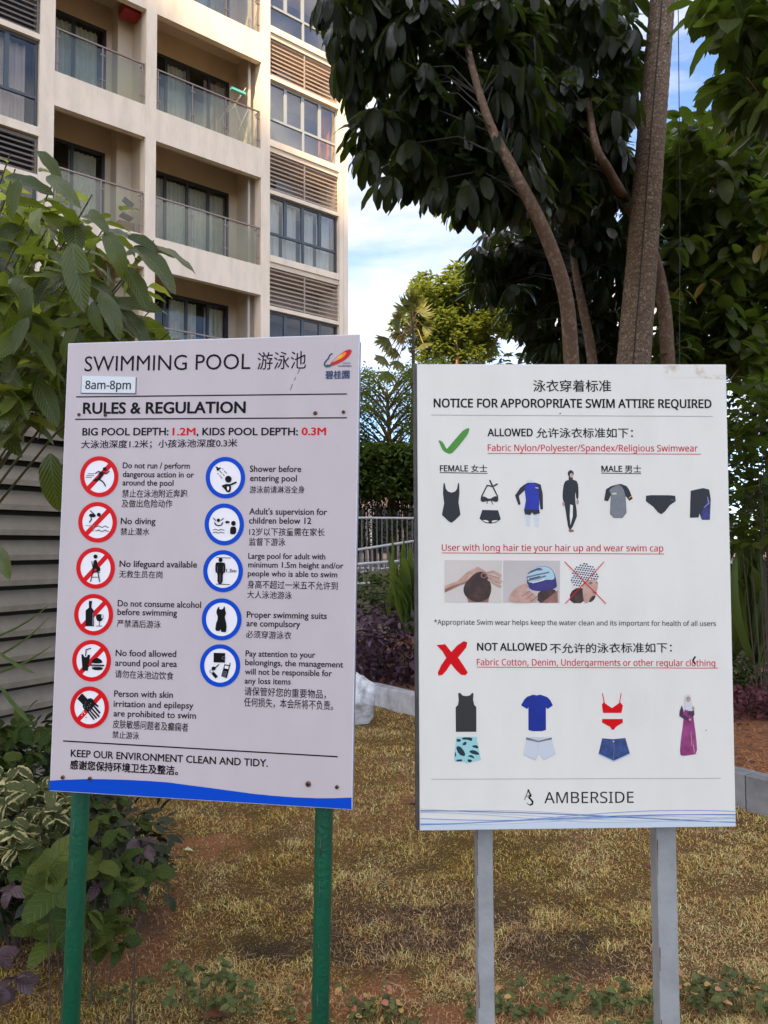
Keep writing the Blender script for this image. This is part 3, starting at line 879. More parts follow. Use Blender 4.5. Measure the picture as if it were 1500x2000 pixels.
def tee(A):
    A.poly([(165, 430), (185, 310), (240, 275), (290, 260), (345, 250), (410, 275), (440, 320), (475, 410), (440, 435), (405, 390), (235, 380), (208, 438)], BLK, 1)
    A.blob([(235, 350), (215, 320), (260, 282), (345, 262), (380, 320), (400, 400), (410, 620), (225, 620), (235, 450), (238, 380)], GR2, 2, 1)
    A.line([(275, 268), (340, 262)], 8, GREYP, 3); A.blob([(248, 350), (300, 345), (300, 365), (250, 368)], mat('print_lemon', rgb(205, 205, 150, 1), .5), 3, 1)
    A.line([(435, 405), (465, 380)], 8, YEL, 3)
def brief(A):
    A.poly([(620, 378), (680, 373), (880, 374), (936, 380), (942, 438), (880, 480), (820, 555), (785, 580), (750, 560), (700, 500), (618, 438)], BLK, 1); A.line([(890, 424), (930, 428)], 5, GREYP, 2)
def jammer(A):
    A.poly([(1105, 325), (1180, 308), (1240, 296), (1305, 312), (1322, 420), (1312, 640), (1225, 640), (1210, 600), (1198, 570), (1190, 615), (1095, 618), (1100, 450)], BLK, 1)
    A.poly([(1285, 420), (1318, 430), (1308, 635), (1228, 638), (1220, 560), (1255, 490)], mat('print_indigo', rgb(58, 62, 140, .8), .5, color2=rgb(20, 18, 50, 1), nscale=70), 2)
    A.line([(1285, 395), (1300, 460), (1250, 505)], 8, mat('print_lilac', rgb(150, 145, 185, 1), .5), 3)
garment('swimwear_picture', 1150, 900, 5.556, tee, 'picture of a grey swim top with black sleeves')
garment('swimwear_picture', 1150, 900, 5.556, brief, 'picture of black swim briefs')
garment('swimwear_picture', 1150, 900, 5.556, jammer, 'picture of black and blue knee-length swim shorts')
# the three hair pictures
PH = mat('photo_beige', (.66, .575, .49, 1), .5, noise=.1, nscale=6); PH2 = mat('photo_grey_beige', (.57, .50, .45, 1), .5, noise=.1, nscale=6)
HAIR = mat('photo_brown_hair', rgb(50, 30, 26, 1), .5, color2=rgb(95, 60, 45, 1), nscale=50, lo=.45, hi=.8)
PURP = mat('photo_purple_cap', rgb(58, 48, 118, 1), .5, noise=.3, nscale=40); CYAN = mat('photo_pale_cap', rgb(170, 200, 205, 1), .5); HMG = mat('photo_grey_band', rgb(105, 105, 110, 1), .5)
def pic1(A):
    A.poly([(40, 62), (545, 66), (542, 440), (38, 436)], PH, 1)
    A.poly([(38, 290), (150, 250), (230, 175), (330, 120), (400, 160), (430, 200), (380, 190), (300, 235), (200, 275), (100, 310), (38, 350)], SKIN, 2)
    A.poly([(38, 320), (120, 285), (200, 262), (300, 215), (250, 262), (180, 285), (38, 352)], SKIN2, 3)
    A.poly([(225, 360), (440, 360), (425, 438), (248, 438)], SKIN2, 2)
    A.blob([(205, 290), (270, 210), (330, 165), (405, 170), (430, 230), (455, 300), (445, 370), (415, 415), (330, 440), (250, 410), (205, 360)], HAIR, 3, 2)
    A.ring(385, 200, 28, 25, 9, SKIN2, 4, 24)
    for p, q, r_ in (((420, 175), (470, 165), (530, 200)), ((425, 205), (480, 215), (538, 250)), ((428, 235), (470, 262), (530, 295))): A.line([p, q, r_], 22, SKIN, 5)
    for p, q in (((430, 192), (530, 225)), ((430, 220), (535, 272))): A.line([p, q], 5, SKIN2, 6)
def pic2(A):
    A.poly([(560, 66), (1062, 68), (1058, 442), (556, 438)], PH2, 1)
    A.blob([(870, 330), (1010, 310), (1040, 380), (990, 442), (850, 442)], HAIR, 2, 1)
    A.poly([(955, 400), (1040, 330), (1042, 441), (900, 441)], SKIN2, 3)
    A.blob([(765, 230), (800, 150), (880, 115), (960, 120), (1010, 170), (1032, 260), (1035, 315), (900, 342), (800, 330), (770, 280)], PURP, 3, 2)
    A.blob([(770, 215), (800, 150), (880, 118), (950, 122), (1000, 160), (1020, 240), (930, 235), (840, 265), (775, 262)], CYAN, 4, 2)
    for q in ([(780, 180), (850, 150), (900, 148)], [(770, 215), (850, 195), (960, 172)], [(775, 245), (860, 225), (930, 205)]): A.line(q, 13, HMG, 5)
    for q in ([(800, 165), (860, 140), (890, 135)], [(790, 230), (880, 208)], [(820, 258), (900, 238)]): A.line(q, 9, PURP, 6)
    A.line([(820, 262), (880, 248), (920, 236)], 12, face_r, 7)
    A.blob([(600, 438), (625, 350), (700, 290), (770, 262), (785, 300), (740, 330), (790, 335), (860, 380), (865, 420), (800, 440)], SKIN, 6, 1)
    for q in ([(720, 385), (790, 340)], [(760, 410), (820, 360)], [(800, 430), (855, 390)]): A.line(q, 7, SKIN2, 7)
def pic3(A):
    A.blob([(1150, 345), (1230, 300), (1290, 330), (1280, 445), (1150, 445)], HAIR, 1, 1); A.blob([(1300, 390), (1380, 370), (1370, 410), (1320, 446)], HAIR, 1, 1)
    A.blob([(1260, 260), (1330, 230), (1390, 240), (1398, 300), (1385, 340), (1375, 375), (1340, 385), (1310, 445), (1275, 445), (1262, 350)], SKIN, 2, 1)
    A.blob([(1160, 250), (1170, 160), (1230, 100), (1300, 92), (1370, 130), (1405, 190), (1400, 235), (1330, 232), (1270, 262), (1210, 312), (1170, 300)], face_r, 3, 2)
    cap_ = [(1160, 250), (1170, 160), (1230, 100), (1300, 92), (1370, 130), (1405, 190), (1400, 232), (1330, 230), (1270, 260), (1210, 310), (1170, 300)]
    for i in range(12):
        for j in range(11):
            x = 1165 + i * 22 + (11 if j % 2 else 0); y = 98 + j * 20 + (i - 6) * 3
            if in_poly(x, y, cap_): A.poly([(x - 10, y), (x, y - 9), (x + 10, y), (x, y + 9)], NAVY, 4)
    A.line([(1325, 268), (1345, 265)], 9, HAIR, 4); A.line([(1383, 262), (1393, 266)], 7, HAIR, 4); A.line([(1355, 348), (1385, 352)], 8, REDP, 4)
    A.line([(1102, 78), (1465, 446)], 7, REDP, 6); A.line([(1450, 80), (1110, 446)], 7, REDP, 6)
for fn, lb in ((pic1, 'picture of hands tying up brown hair'), (pic2, 'picture of hands pulling on a purple swim cap'), (pic3, 'crossed-out picture of a head in a checked cap')):
    A = Art(SR, 860, 1080, 4.545); fn(A); A.done('hair_picture', notice, lb)
# clothes that are not allowed
CHAR = mat('print_charcoal', rgb(46, 44, 43, .9), .5); COB = mat('print_royal_blue', rgb(4, 36, 140, 1), .5, noise=.25, nscale=40); MINT = mat('print_mint', rgb(160, 208, 205, .95), .5); DGRN = mat('print_dark_leaf', rgb(18, 48, 52, 1), .5)
WHT = mat('print_white_cloth', (.60, .61, .62, 1), .5); WH2 = mat('print_white_shade', (.50, .51, .53, 1), .5)
def tank(A): A.poly([(192, 78), (215, 72), (240, 100), (280, 108), (320, 100), (345, 72), (360, 80), (355, 150), (368, 205), (390, 225), (390, 495), (168, 495), (166, 228), (190, 205), (200, 150)], CHAR, 1)
def trunks(A):
    o = [(175, 550), (395, 548), (400, 600), (440, 800), (385, 815), (305, 832), (278, 840), (270, 825), (155, 815), (150, 770)]
    A.poly(o, MINT, 1)
    for q in ([(175, 570), (225, 575), (220, 600), (180, 605)], [(230, 555), (350, 555), (340, 600), (300, 580), (240, 580)], [(165, 660), (210, 645), (270, 720), (265, 765), (200, 740)], [(160, 700), (175, 750), (158, 770)],
              [(350, 640), (405, 640), (415, 680), (345, 660)], [(310, 700), (370, 690), (425, 730), (410, 748), (330, 730)], [(290, 760), (340, 740), (380, 790), (330, 770)], [(165, 800), (230, 790), (245, 810), (180, 818)], [(290, 790), (350, 800), (330, 828), (300, 822)], [(250, 610), (285, 598), (280, 640), (235, 640)]):
        A.blob(q, DGRN, 2, 1)
def tshirt(A):
    A.poly([(1005, 92), (1045, 100), (1085, 92), (1160, 118), (1190, 150), (1220, 208), (1165, 248), (1145, 230), (1145, 475), (1100, 488), (1000, 488), (955, 475), (955, 230), (940, 248), (875, 208), (910, 145), (940, 115)], COB, 1)
def boxer(A):
    A.poly([(930, 575), (1205, 572), (1250, 730), (1120, 800), (1075, 720), (1030, 800), (900, 740)], WHT, 1)
    for q in ([(902, 742), (1030, 800), (1055, 730)], [(1248, 732), (1122, 800), (1080, 735)], [(1050, 610), (1060, 700)]): A.line(q, 5, WH2, 2)
    A.poly([(930, 553), (1065, 592), (1208, 555), (1208, 578), (1065, 608), (930, 580)], GREYP, 2)
    A.poly([(935, 550), (1205, 550), (1068, 575)], WHT, 3)
garment('clothes_picture', 860, 1340, 5.556, tank, 'picture of a charcoal tank top')
garment('clothes_picture', 860, 1340, 5.556, trunks, 'picture of mint shorts with a dark leaf print')
garment('clothes_picture', 860, 1340, 5.556, tshirt, 'picture of a royal blue t-shirt')
garment('clothes_picture', 860, 1340, 5.556, boxer, 'picture of white boxer shorts with a grey band')
DEN = mat('print_denim', rgb(60, 84, 140, .9), .5, color2=rgb(35, 52, 95, 1), nscale=70); MAG = mat('print_magenta', rgb(165, 66, 125, .95), .5, color2=rgb(110, 30, 80, 1), nscale=25); DPU = mat('print_plum', rgb(74, 40, 70, 1), .5)
def bra(A):
    for q in ([(203, 80), (222, 180)], [(405, 80), (388, 180)]): A.line(q, 9, REDP, 1)
    A.poly([(195, 200), (215, 175), (305, 238), (395, 175), (424, 210), (408, 290), (210, 290)], REDP, 1)
    A.poly([(200, 356), (422, 356), (422, 395), (350, 440), (325, 472), (305, 472), (285, 440), (198, 395)], REDP, 1)
def denim(A):
    A.poly([(200, 565), (320, 575), (450, 562), (500, 730), (325, 820), (160, 735)], DEN, 1)
    A.line([(165, 740), (325, 815), (498, 735)], 13, mat('print_frayed', rgb(175, 190, 210, 1), .6), 2)
    A.line([(200, 605), (320, 612), (460, 602)], 5, DPU, 2, False); A.line([(325, 620), (328, 700), (322, 800)], 5, GREYP, 2, False); A.ell(322, 600, 8, 8, face_r, 3, 10)
def gown(A):
    A.blob([(1085, 240), (1180, 250), (1195, 380), (1220, 560), (1232, 735), (1150, 748), (1080, 758), (1040, 745), (1055, 560), (1080, 390)], MAG, 1, 1)
    A.poly([(1062, 205), (1080, 260), (1082, 310), (1150, 350), (1165, 375), (1145, 390), (1075, 350), (1036, 325), (1040, 270)], DPU, 2)
    A.poly([(1150, 255), (1195, 255), (1200, 310), (1180, 335), (1120, 300)], DPU, 2)
    A.blob([(1095, 200), (1090, 130), (1105, 95), (1140, 85), (1165, 110), (1168, 190), (1200, 250), (1165, 275), (1085, 250)], WHT, 3, 1)
    A.ell(1130, 140, 24, 32, SKIN, 4); A.line([(1118, 130), (1122, 130)], 8, CHAR, 5); A.line([(1140, 130), (1144, 130)], 8, CHAR, 5)
    A.ell(1150, 362, 14, 12, SKIN, 4); A.ell(1184, 240, 14, 22, SKIN, 4)
    A.line([(1160, 500), (1165, 560), (1170, 640)], 7, SKIN, 3); A.line([(1185, 640), (1200, 720)], 8, SKIN, 3)
garment('clothes_picture', 1140, 1340, 5.556, bra, 'picture of red bra and briefs')
garment('clothes_picture', 1140, 1340, 5.556, denim, 'picture of frayed blue denim shorts')
garment('clothes_picture', 1140, 1340, 5.556, gown, 'picture of a person in a long magenta dress and white headscarf')
# pale blue wave lines at the foot, tape residue, spots
A = Art(SR)
for k, (m_, ya, yb) in enumerate((((.745, .715, .655, 1), 1597, 1594), ((.68, .69, .67, 1), 1603, 1600), ((.60, .65, .68, 1), 1611, 1606))):
    A.poly([(821, ya), (980, ya + 1), (1130, yb), (1300, yb), (1435, yb - 1), (1436, 1613.6), (821, 1620.6)], mat('pale_blue_band_%d' % k, m_, .45), k)
def wav(y0, a_, f_, ph, tilt, w, m):
    A.line([(821 + i * 12.3, y0 + tilt * i + a_ * math.sin(i * f_ + ph)) for i in range(51)], w, m, 4, False)
LB, MB_, DB = mat('line_light_blue', rgb(165, 182, 205, 1), .45), mat('line_mid_blue', rgb(105, 140, 195, 1), .45), mat('line_blue', rgb(50, 85, 160, 1), .45)
wav(1588, 7, .10, 3.6, .10, .9, LB); wav(1594, 7, .085, 0.6, .06, 1.2, MB_); wav(1600, 9, .09, 1.2, -.22, 1.1, MB_); wav(1594, 8, .11, 4.6, .12, 1.0, LB)
wav(1604, 7, .07, 2.0, -.16, 1.6, MB_); wav(1588, 6, .06, 4.2, .26, 1.2, DB); wav(1607, 5, .12, .4, -.2, .8, LB); wav(1583, 6, .07, 5.6, .38, .8, LB)
A.done('wave_border', notice, 'thin blue wave lines along the foot of the board')
A = Art(SR)
tp = mat('tape_residue', (.60, .48, .36, 1), .6, color2=(.775, .715, .62, 1), nscale=26, lo=.36, hi=.47)
A.poly([(1295, 713.4), (1417, 714.4), (1416, 741), (1355, 737), (1296, 738.5)], tp, 0)
A.line([(1357, 1283), (1353, 1290), (1357, 1296)], 3.2, INK, 1); A.ell(1379, 1426, 1.2, 1.2, GREYP, 1, 8); A.ell(1094, 807.5, 1.8, 1.5, GREYP, 1, 8)
fm = mat('faint_white_board_mark', (.73, .68, .595, 1), .5)
for k in range(40):
    x = random.uniform(830, 1420); y = random.uniform(830, 1560); A.line([(x, y), (x + random.uniform(-16, 16), y + random.uniform(-5, 5))], .5, fm, 0, False)
for i in range(7):
    for j in range(6):
        if random.random() < .7: A.ring(1230 + i * 6, 1358 + j * 11 + (i % 2) * 4, 3, 3, .6, fm, 0, 10)
tag(A.done('tape_stain', notice), kind='stuff')

GALV = mat('galvanised_post', (.36, .355, .34, 1), .5, metal=.1, color2=(.29, .285, .275, 1), nscale=14, bump=.12, bscale=60)
RUST = mat('post_rust', rgb(140, 98, 72, .8), .8, noise=.5, nscale=60)
YR = max((MR @ Vector((0, y, -.034))).y for y in (-.44, .3))
for (xl, xr, Y) in ((930.5, 962.5, YR), (1282, 1320.5, YR)):
    pl, pr = at_y(xl, 1625, Y), at_y(xr, 1625, Y)
    w = pr.x - pl.x
    mb = MB()
    mb.box(pl.x, pr.x, Y, Y + .040, -.2, 1.80, GALV)
    me = mb.mesh(bevel=.0022)
    if xl > 1000: pass
    link(me, 'post', notice)
    mb = MB()
    n_ = 60
    ptz = [(-.2 + i * 1.35 / n_) for i in range(n_ + 1)]
    side = pl.x + .0006
    for i in range(n_):
        if random.random() < .55:
            ww = random.uniform(.0008, .0024) * (1.8 if i < 26 else 1)
            mb.box(side, side + ww, Y - .0004, Y - .0001, ptz[i], ptz[i + 1] - .001, RUST)
    tag(link(mb.mesh(), 'rust_streak', notice), kind='stuff')

# ------------------------------------------------------------------ ground
def fbm(x, y, seed=0, oct_=4):
    r = np.random.default_rng(seed); v = np.zeros_like(x, float); a = 1.0; f = 1.0
    for _ in range(oct_):
        for _k in range(3):
            th = r.uniform(0, 6.28); ph = r.uniform(0, 6.28)
            v += a * np.sin((x * math.cos(th) + y * math.sin(th)) * f * 2.2 + ph + 1.3 * np.sin((x * math.sin(th) - y * math.cos(th)) * f * 1.7 + ph * 2))
        a *= .55; f *= 1.9
    return v / 4.5
def G(px, py): p = at_z(px, py); return np.array([p.x, p.y])
PATCH = []     # ground patches where they lie: centre, radius, kind, strength
for px, py, rx, ry, kind, st in ((300, 1850, .18, .16, 'soil', 1.2), (20, 1760, .3, .3, 'soil', 1.1), (360, 1700, .3, .4, 'soil', .55), (190, 1800, .30, .16, 'dark', 1.2), (260, 1720, .2, .2, 'dark', .9), (60, 1850, .3, .15, 'dark', .6), (700, 1570, .5, .35, 'soil', .25), (440, 1620, .10, .14, 'soil', .9),
        (780, 1960, .35, .12, 'soil', .7), (1040, 1975, .4, .12, 'soil', .7), (720, 1930, .3, .08, 'soil', .6),
        (430, 1660, .45, .5, 'moss', .8), (350, 1820, .25, .10, 'moss', 1.0), (540, 1850, .22, .09, 'moss', 1.3), (230, 1950, .3, .08, 'moss', .9), (760, 1915, .2, .06, 'moss', .9), (1160, 1830, .22, .08, 'moss', .9), (1010, 1715, .4, .25, 'moss', .55),
        (1050, 1700, .3, .2, 'moss', .3), (880, 1790, .42, .14, 'dark', 1.3), (760, 1850, .4, .12, 'dark', .9), (1010, 1850, .5, .12, 'dark', .9), (1290, 1880, .3, .1, 'dark', .6), (510, 1860, .15, .06, 'dark', .8), (450, 1690, .06, .04, 'dark', .7), (620, 1760, .2, .1, 'dark', .4)):
    c = G(px, py); PATCH.append((c[0], c[1], rx, ry * 1.6, kind, st))
def ground_tone(x, y):
    """straw, moss, soil, dark weights at world x, y"""
    n1 = fbm(x * 1.1, y * 1.1, 3); n2 = fbm(x * 3.1, y * 3.1, 5); n3 = fbm(x * 9, y * 9, 9)
    moss = .34 + .50 * n1 + .50 * n2; soil = .10 + .28 * n2 + .22 * n3; dark = .02 + .14 * n3 - .1 * n1
    for cx, cy, rx, ry, kind, st in PATCH:
        w = st * np.exp(-(((x - cx) / rx) ** 2 + ((y - cy) / ry) ** 2)) * np.clip(.75 + 1.3 * n3 + .8 * n2, 0, 2.2)
        if kind == 'moss': moss = moss + w
        elif kind == 'soil': soil = soil + w
        else: dark = dark + w
    moss = moss + np.clip((-x - .1) * .25, 0, .3) * (y < 7)
    return np.clip(moss, 0, 1), np.clip(soil, 0, 1), np.clip(dark, 0, 1)
STRAW, MOSS, SOIL, DARK = (np.array(c) for c in ((.46, .24, .088), (.19, .142, .012), (.42, .175, .07), (.10, .07, .045)))
def ground_color(x, y, k=1.0):
    m, s_, d = ground_tone(x, y)
    c = STRAW[None] * np.ones((len(x), 1))
    c = c * (1 - m[:, None] * .8) + MOSS * m[:, None] * .8
    c = c * (1 - s_[:, None]) + SOIL * s_[:, None]
    c = c * (1 - d[:, None] * .7) + DARK * d[:, None] * .7
    return c * k
def vcol_material(name, rough=.95, bump=1.0, scale=45, noise=.5, ns=70):
    m = bpy.data.materials.new(name); m.use_nodes = True
    N, L = m.node_tree.nodes, m.node_tree.links
    b = N['Principled BSDF']; b.inputs['Roughness'].default_value = rough; b.inputs['Specular IOR Level'].default_value = .2
    a = N.new('ShaderNodeVertexColor'); a.layer_name = 'Col'
    t = N.new('ShaderNodeTexCoord'); n = N.new('ShaderNodeTexNoise'); n.inputs['Scale'].default_value = ns; n.inputs['Detail'].default_value = 6; n.inputs['Roughness'].default_value = .75
    L.new(t.outputs['Object'], n.inputs['Vector'])
    mr = N.new('ShaderNodeMapRange'); mr.inputs[1].default_value = .3; mr.inputs[2].default_value = .7; mr.inputs[3].default_value = 1 - noise; mr.inputs[4].default_value = 1 + noise * .6
    L.new(n.outputs['Fac'], mr.inputs[0])
    mm = N.new('ShaderNodeVectorMath'); mm.operation = 'SCALE'; L.new(a.outputs['Color'], mm.inputs[0]); L.new(mr.outputs[0], mm.inputs['Scale'])
    L.new(mm.outputs[0], b.inputs['Base Color'])
    if bump:
        bp = N.new('ShaderNodeBump'); bp.inputs['Strength'].default_value = bump; bp.inputs['Distance'].default_value = .02
        L.new(n.outputs['Fac'], bp.inputs['Height']); L.new(bp.outputs['Normal'], b.inputs['Normal'])
    return m
def set_col(me, cols):
    a = me.color_attributes.new('Col', 'FLOAT_COLOR', 'POINT')
    a.data.foreach_set('color', np.c_[cols, np.ones(len(cols))].astype(np.float32).ravel())
def height_at(x, y): return .020 * fbm(x * 1.3, y * 1.3, 21) + .008 * fbm(x * 6, y * 6, 22)
xs = np.arange(-6, 7.01, .05); ys = np.arange(1.2, 11.01, .05)
X, Y = np.meshgrid(xs, ys); xf, yf = X.ravel(), Y.ravel()
nx, ny = len(xs), len(ys)
me = bpy.data.meshes.new('lawn')
idx = np.arange(nx * ny).reshape(ny, nx)
F = np.stack([idx[:-1, :-1], idx[:-1, 1:], idx[1:, 1:], idx[1:, :-1]], -1).reshape(-1, 4)
me.from_pydata(np.c_[xf, yf, height_at(xf, yf)].tolist(), [], F.tolist())
_g = ground_color(xf, yf, 1.0); _s = ground_tone(xf, yf)[1][:, None]; set_col(me, _g * (.42 + .5 * _s)); me.materials.append(vcol_material('lawn_soil'))
me.polygons.foreach_set('use_smooth', [True] * len(me.polygons))
tag(link(me, 'lawn'), kind='structure')
mb = MB(); mb.box(-900, 900, -300, 1500, -1.0, -.06, mat('far_ground', (.10, .09, .05, 1), .95, noise=.4, nscale=.6, bump=.3))
tag(link(mb.mesh(), 'ground'), kind='structure')

# kerb line
K0, K1 = np.array([.30, 7.35]), np.array([2.18, 4.80])
kd = (K1 - K0) / np.linalg.norm(K1 - K0); kn = np.array([kd[1], -kd[0]]) * -1      # kn: towards the bed
if kn[1] < 0: kn = -kn
def side_of_kerb(x, y): return (x - K0[0]) * kn[0] + (y - K0[1]) * kn[1]
kerb = thing('kerb', None, None, (K0[0], K0[1], 0), math.atan2(kd[1], kd[0]))
kerb['kind'] = 'structure'
GRAN = mat('grey_granite', (.28, .27, .26, 1), .45, color2=(.16, .155, .15, 1), nscale=5, bump=.12, bscale=90)
GRAN2 = mat('pale_granite', (.55, .54, .53, 1), .4, color2=(.33, .32, .315, 1), nscale=6, bump=.12, bscale=90)
kerbM = Matrix.Translation((K0[0], K0[1], 0)) @ Matrix.Rotation(math.atan2(kd[1], kd[0]), 4, 'Z')
for i in range(-7, 8):
    mb = MB(); l0 = i * .80 + random.uniform(-.003, .003)
    h = .205 + random.uniform(-.004, .004)
    mb.box(l0 + .004, l0 + .796, 0.0 + random.uniform(-.003, .003), .13, -.15, h, GRAN2 if i < 1 else GRAN)
    s_ = link(mb.mesh(bevel=.005), 'kerb_stone', kerb, False)
# planting bed
def quad_sheet(name, pts, z, m, kind='structure', n=1):
    mb = MB(); mb.add([(x, y, z) for x, y in pts], [tuple(range(len(pts)))], m); return tag(link(mb.mesh(), name), kind=kind)
pa = K0 - kd * 6 + kn * .125; pb = K0 + kd * 8 + kn * .125
BED = mat('bed_soil_material', (.30, .125, .05, 1), .95, color2=(.12, .06, .03, 1), nscale=3, bump=1.0, bscale=40)
mb = MB()
g_n = 40
P0_, P1_ = pa, pb
vs, fs = [], []
for i in range(g_n + 1):
    for j in range(g_n + 1):
        q = P0_ + (P1_ - P0_) * i / g_n + kn * (j / g_n) * 9.0
        vs.append((q[0], q[1], .13 + .03 * float(fbm(np.array([q[0] * 2]), np.array([q[1] * 2]), 4)[0]) + .015 * j / g_n))
for i in range(g_n):
    for j in range(g_n):
        a_ = i * (g_n + 1) + j; fs.append((a_, a_ + g_n + 1, a_ + g_n + 2, a_ + 1))
mb.add(vs, fs, BED)
tag(link(mb.mesh(smooth=True), 'planting_bed'), kind='structure')
# orange mulch fibres on the bed by the kerb
nm = 9000
mt_ = rng.uniform(3.5, 6.5, nm) - 1.2; mo = .14 + 1.5 * rng.random(nm) ** 1.3
mx_ = K0[0] + kd[0] * mt_ + kn[0] * mo; my_ = K0[1] + kd[1] * mt_ + kn[1] * mo
ma = rng.uniform(0, 6.283, nm); ml = rng.uniform(.03, .09, nm); mz = .155 + .03 * rng.random(nm)
q0 = np.stack([mx_, my_, mz], -1); q1 = q0 + np.stack([np.cos(ma), np.sin(ma), rng.uniform(-.25, .25, nm)], -1) * ml[:, None]; qs = np.stack([-np.sin(ma), np.cos(ma), 0 * ma], -1) * .0022
V = np.stack([q0 - qs, q0 + qs, q1 + qs, q1 - qs], 1).reshape(-1, 3)
mm_ = bpy.data.meshes.new('mulch_litter'); mm_.from_pydata(V.tolist(), [], (np.arange(nm * 4).reshape(-1, 4)).tolist())
set_col(mm_, np.repeat(np.array([[.46, .19, .07]]) * rng.uniform(.2, 1.3, nm)[:, None], 4, 0)); mm_.materials.append(vcol_material('mulch_fibre', .85, 0, noise=.1))
tag(link(mm_, 'mulch_litter'), 'orange-brown mulch fibres on the planting bed', 'mulch', kind='stuff')
# terrace behind, a step higher
mb = MB(); mb.box(-30, 30, 15.2, 60, -.3, 1.15, mat('terrace_paving', (.22, .17, .13, 1), .85, noise=.3, nscale=2))
tag(link(mb.mesh(), 'terrace'), kind='structure')

# ---- grass: short dry blades, where the lawn is
N_G = 430000
u = rng.random(N_G * 3); gy = 2.2 + 8.5 * u ** 1.9; gx = rng.uniform(-.75, .75, N_G * 3) * gy
keep = side_of_kerb(gx, gy) < -.01
m_, s_, d_ = ground_tone(gx, gy)
keep &= rng.random(len(gx)) > (s_ * .65 + d_ * .25 - .03)
gx, gy = gx[keep][:N_G], gy[keep][:N_G]; n = len(gx)
m_, s_, d_ = ground_tone(gx, gy)
hgt = (.008 + .019 * rng.random(n) ** 1.6) * (1 - .3 * m_) * np.clip(.75 + .75 * fbm(gx * 5, gy * 5, 77), .25, 1.7) * (1 + .05 * gy)
th = rng.uniform(0, 6.283, n); lean = rng.uniform(.4, 2.3, n); wd = rng.uniform(.00055, .0011, n) * (1 + .25 * (gy - 2))
bx = np.stack([gx, gy, height_at(gx, gy) - .002], -1)
dh = np.stack([np.cos(th), np.sin(th), 0 * th], -1); sd = np.stack([-np.sin(th), np.cos(th), 0 * th], -1)
ph = rng.uniform(-.6, .6, n)[:, None]; sd2 = sd * np.cos(ph) + dh * np.sin(ph)
up = np.array([0, 0, 1.0])
mid = bx + dh * (hgt * lean * .35)[:, None] + up * (hgt * .62)[:, None]
tip = bx + dh * (hgt * lean * 1.1)[:, None] + up * (hgt * (1.05 - .45 * lean.clip(0, 1.5) / 1.5))[:, None]
V = np.stack([bx - sd2 * wd[:, None], bx + sd2 * wd[:, None], mid + sd2 * (wd * .8)[:, None], mid - sd2 * (wd * .8)[:, None], tip], 1).reshape(-1, 3)
Fq = (np.array([[0, 1, 2, 3]])[None] + (np.arange(n) * 5)[:, None, None]).reshape(-1, 4)
Ft = (np.array([[3, 2, 4]])[None] + (np.arange(n) * 5)[:, None, None]).reshape(-1, 3)
me = bpy.data.meshes.new('dry_grass')
me.vertices.add(len(V)); me.vertices.foreach_set('co', V.ravel())
me.loops.add(n * 7); me.loops.foreach_set('vertex_index', np.concatenate([Fq.ravel(), Ft.ravel()]).astype(np.int32))
me.polygons.add(n * 2)
me.polygons.foreach_set('loop_start', np.concatenate([np.arange(n) * 4, n * 4 + np.arange(n) * 3]).astype(np.int32))
me.polygons.foreach_set('loop_total', np.concatenate([np.full(n, 4), np.full(n, 3)]).astype(np.int32))
me.update(calc_edges=True)
c = ground_color(gx, gy, 1.9)
br = (rng.uniform(.3, 1.0, n) ** 1.5 * 2.0)[:, None]
straw2 = rng.random(n)[:, None] < .16
c = np.where(straw2, c * .4 + np.array([.40, .26, .13]) * .7, c) * br
c *= (1 + .25 * fbm(gx * 14, gy * 14, 31))[:, None]
set_col(me, np.repeat(np.clip(c, .008, .7), 5, 0)); me.materials.append(vcol_material('grass_blade', .8, 0, noise=.2))
me_grass = me
# long straws lying loose on the lawn
nl = 4200
ly = 2.4 + 6 * rng.random(nl) ** 1.6; lx = rng.uniform(-.6, .6, nl) * ly; kk = side_of_kerb(lx, ly) < -.02; lx, ly = lx[kk], ly[kk]; nl = len(lx)
lt = rng.uniform(0, 6.283, nl); ll = rng.uniform(.025, .075, nl); lw = rng.uniform(.0005, .0011, nl) * (1 + .2 * (ly - 2)); lz = height_at(lx, ly) + rng.uniform(.008, .022, nl)
d1 = np.stack([np.cos(lt), np.sin(lt), rng.uniform(-.15, .15, nl)], -1); d2 = np.stack([np.cos(lt + .35), np.sin(lt + .35), rng.uniform(-.2, .1, nl)], -1); sd_ = np.stack([-np.sin(lt), np.cos(lt), 0 * lt], -1)
p0 = np.stack([lx, ly, lz], -1); p1 = p0 + d1 * ll[:, None] * .5; p2 = p1 + d2 * ll[:, None] * .5; w_ = lw[:, None]
V = np.stack([p0 - sd_ * w_, p0 + sd_ * w_, p1 + sd_ * w_, p1 - sd_ * w_, p2 + sd_ * w_ * .4, p2 - sd_ * w_ * .4], 1).reshape(-1, 3)
Fq = (np.array([[0, 1, 2, 3], [3, 2, 4, 5]])[None] + (np.arange(nl) * 6)[:, None, None]).reshape(-1, 4)
ms_ = bpy.data.meshes.new('straw_litter'); ms_.from_pydata(V.tolist(), [], Fq.tolist())
set_col(ms_, np.repeat(np.array([[.52, .38, .20]]) * rng.uniform(.25, 1.1, nl)[:, None], 6, 0)); ms_.materials.append(vcol_material('straw', .8, 0, noise=.1))
tag(link(ms_, 'straw_litter'), 'loose dry straws lying on the lawn', 'straw', kind='stuff')
tag(link(me_grass, 'dry_grass'), 'short dry patchy lawn grass, straw and moss green', 'grass', kind='stuff')

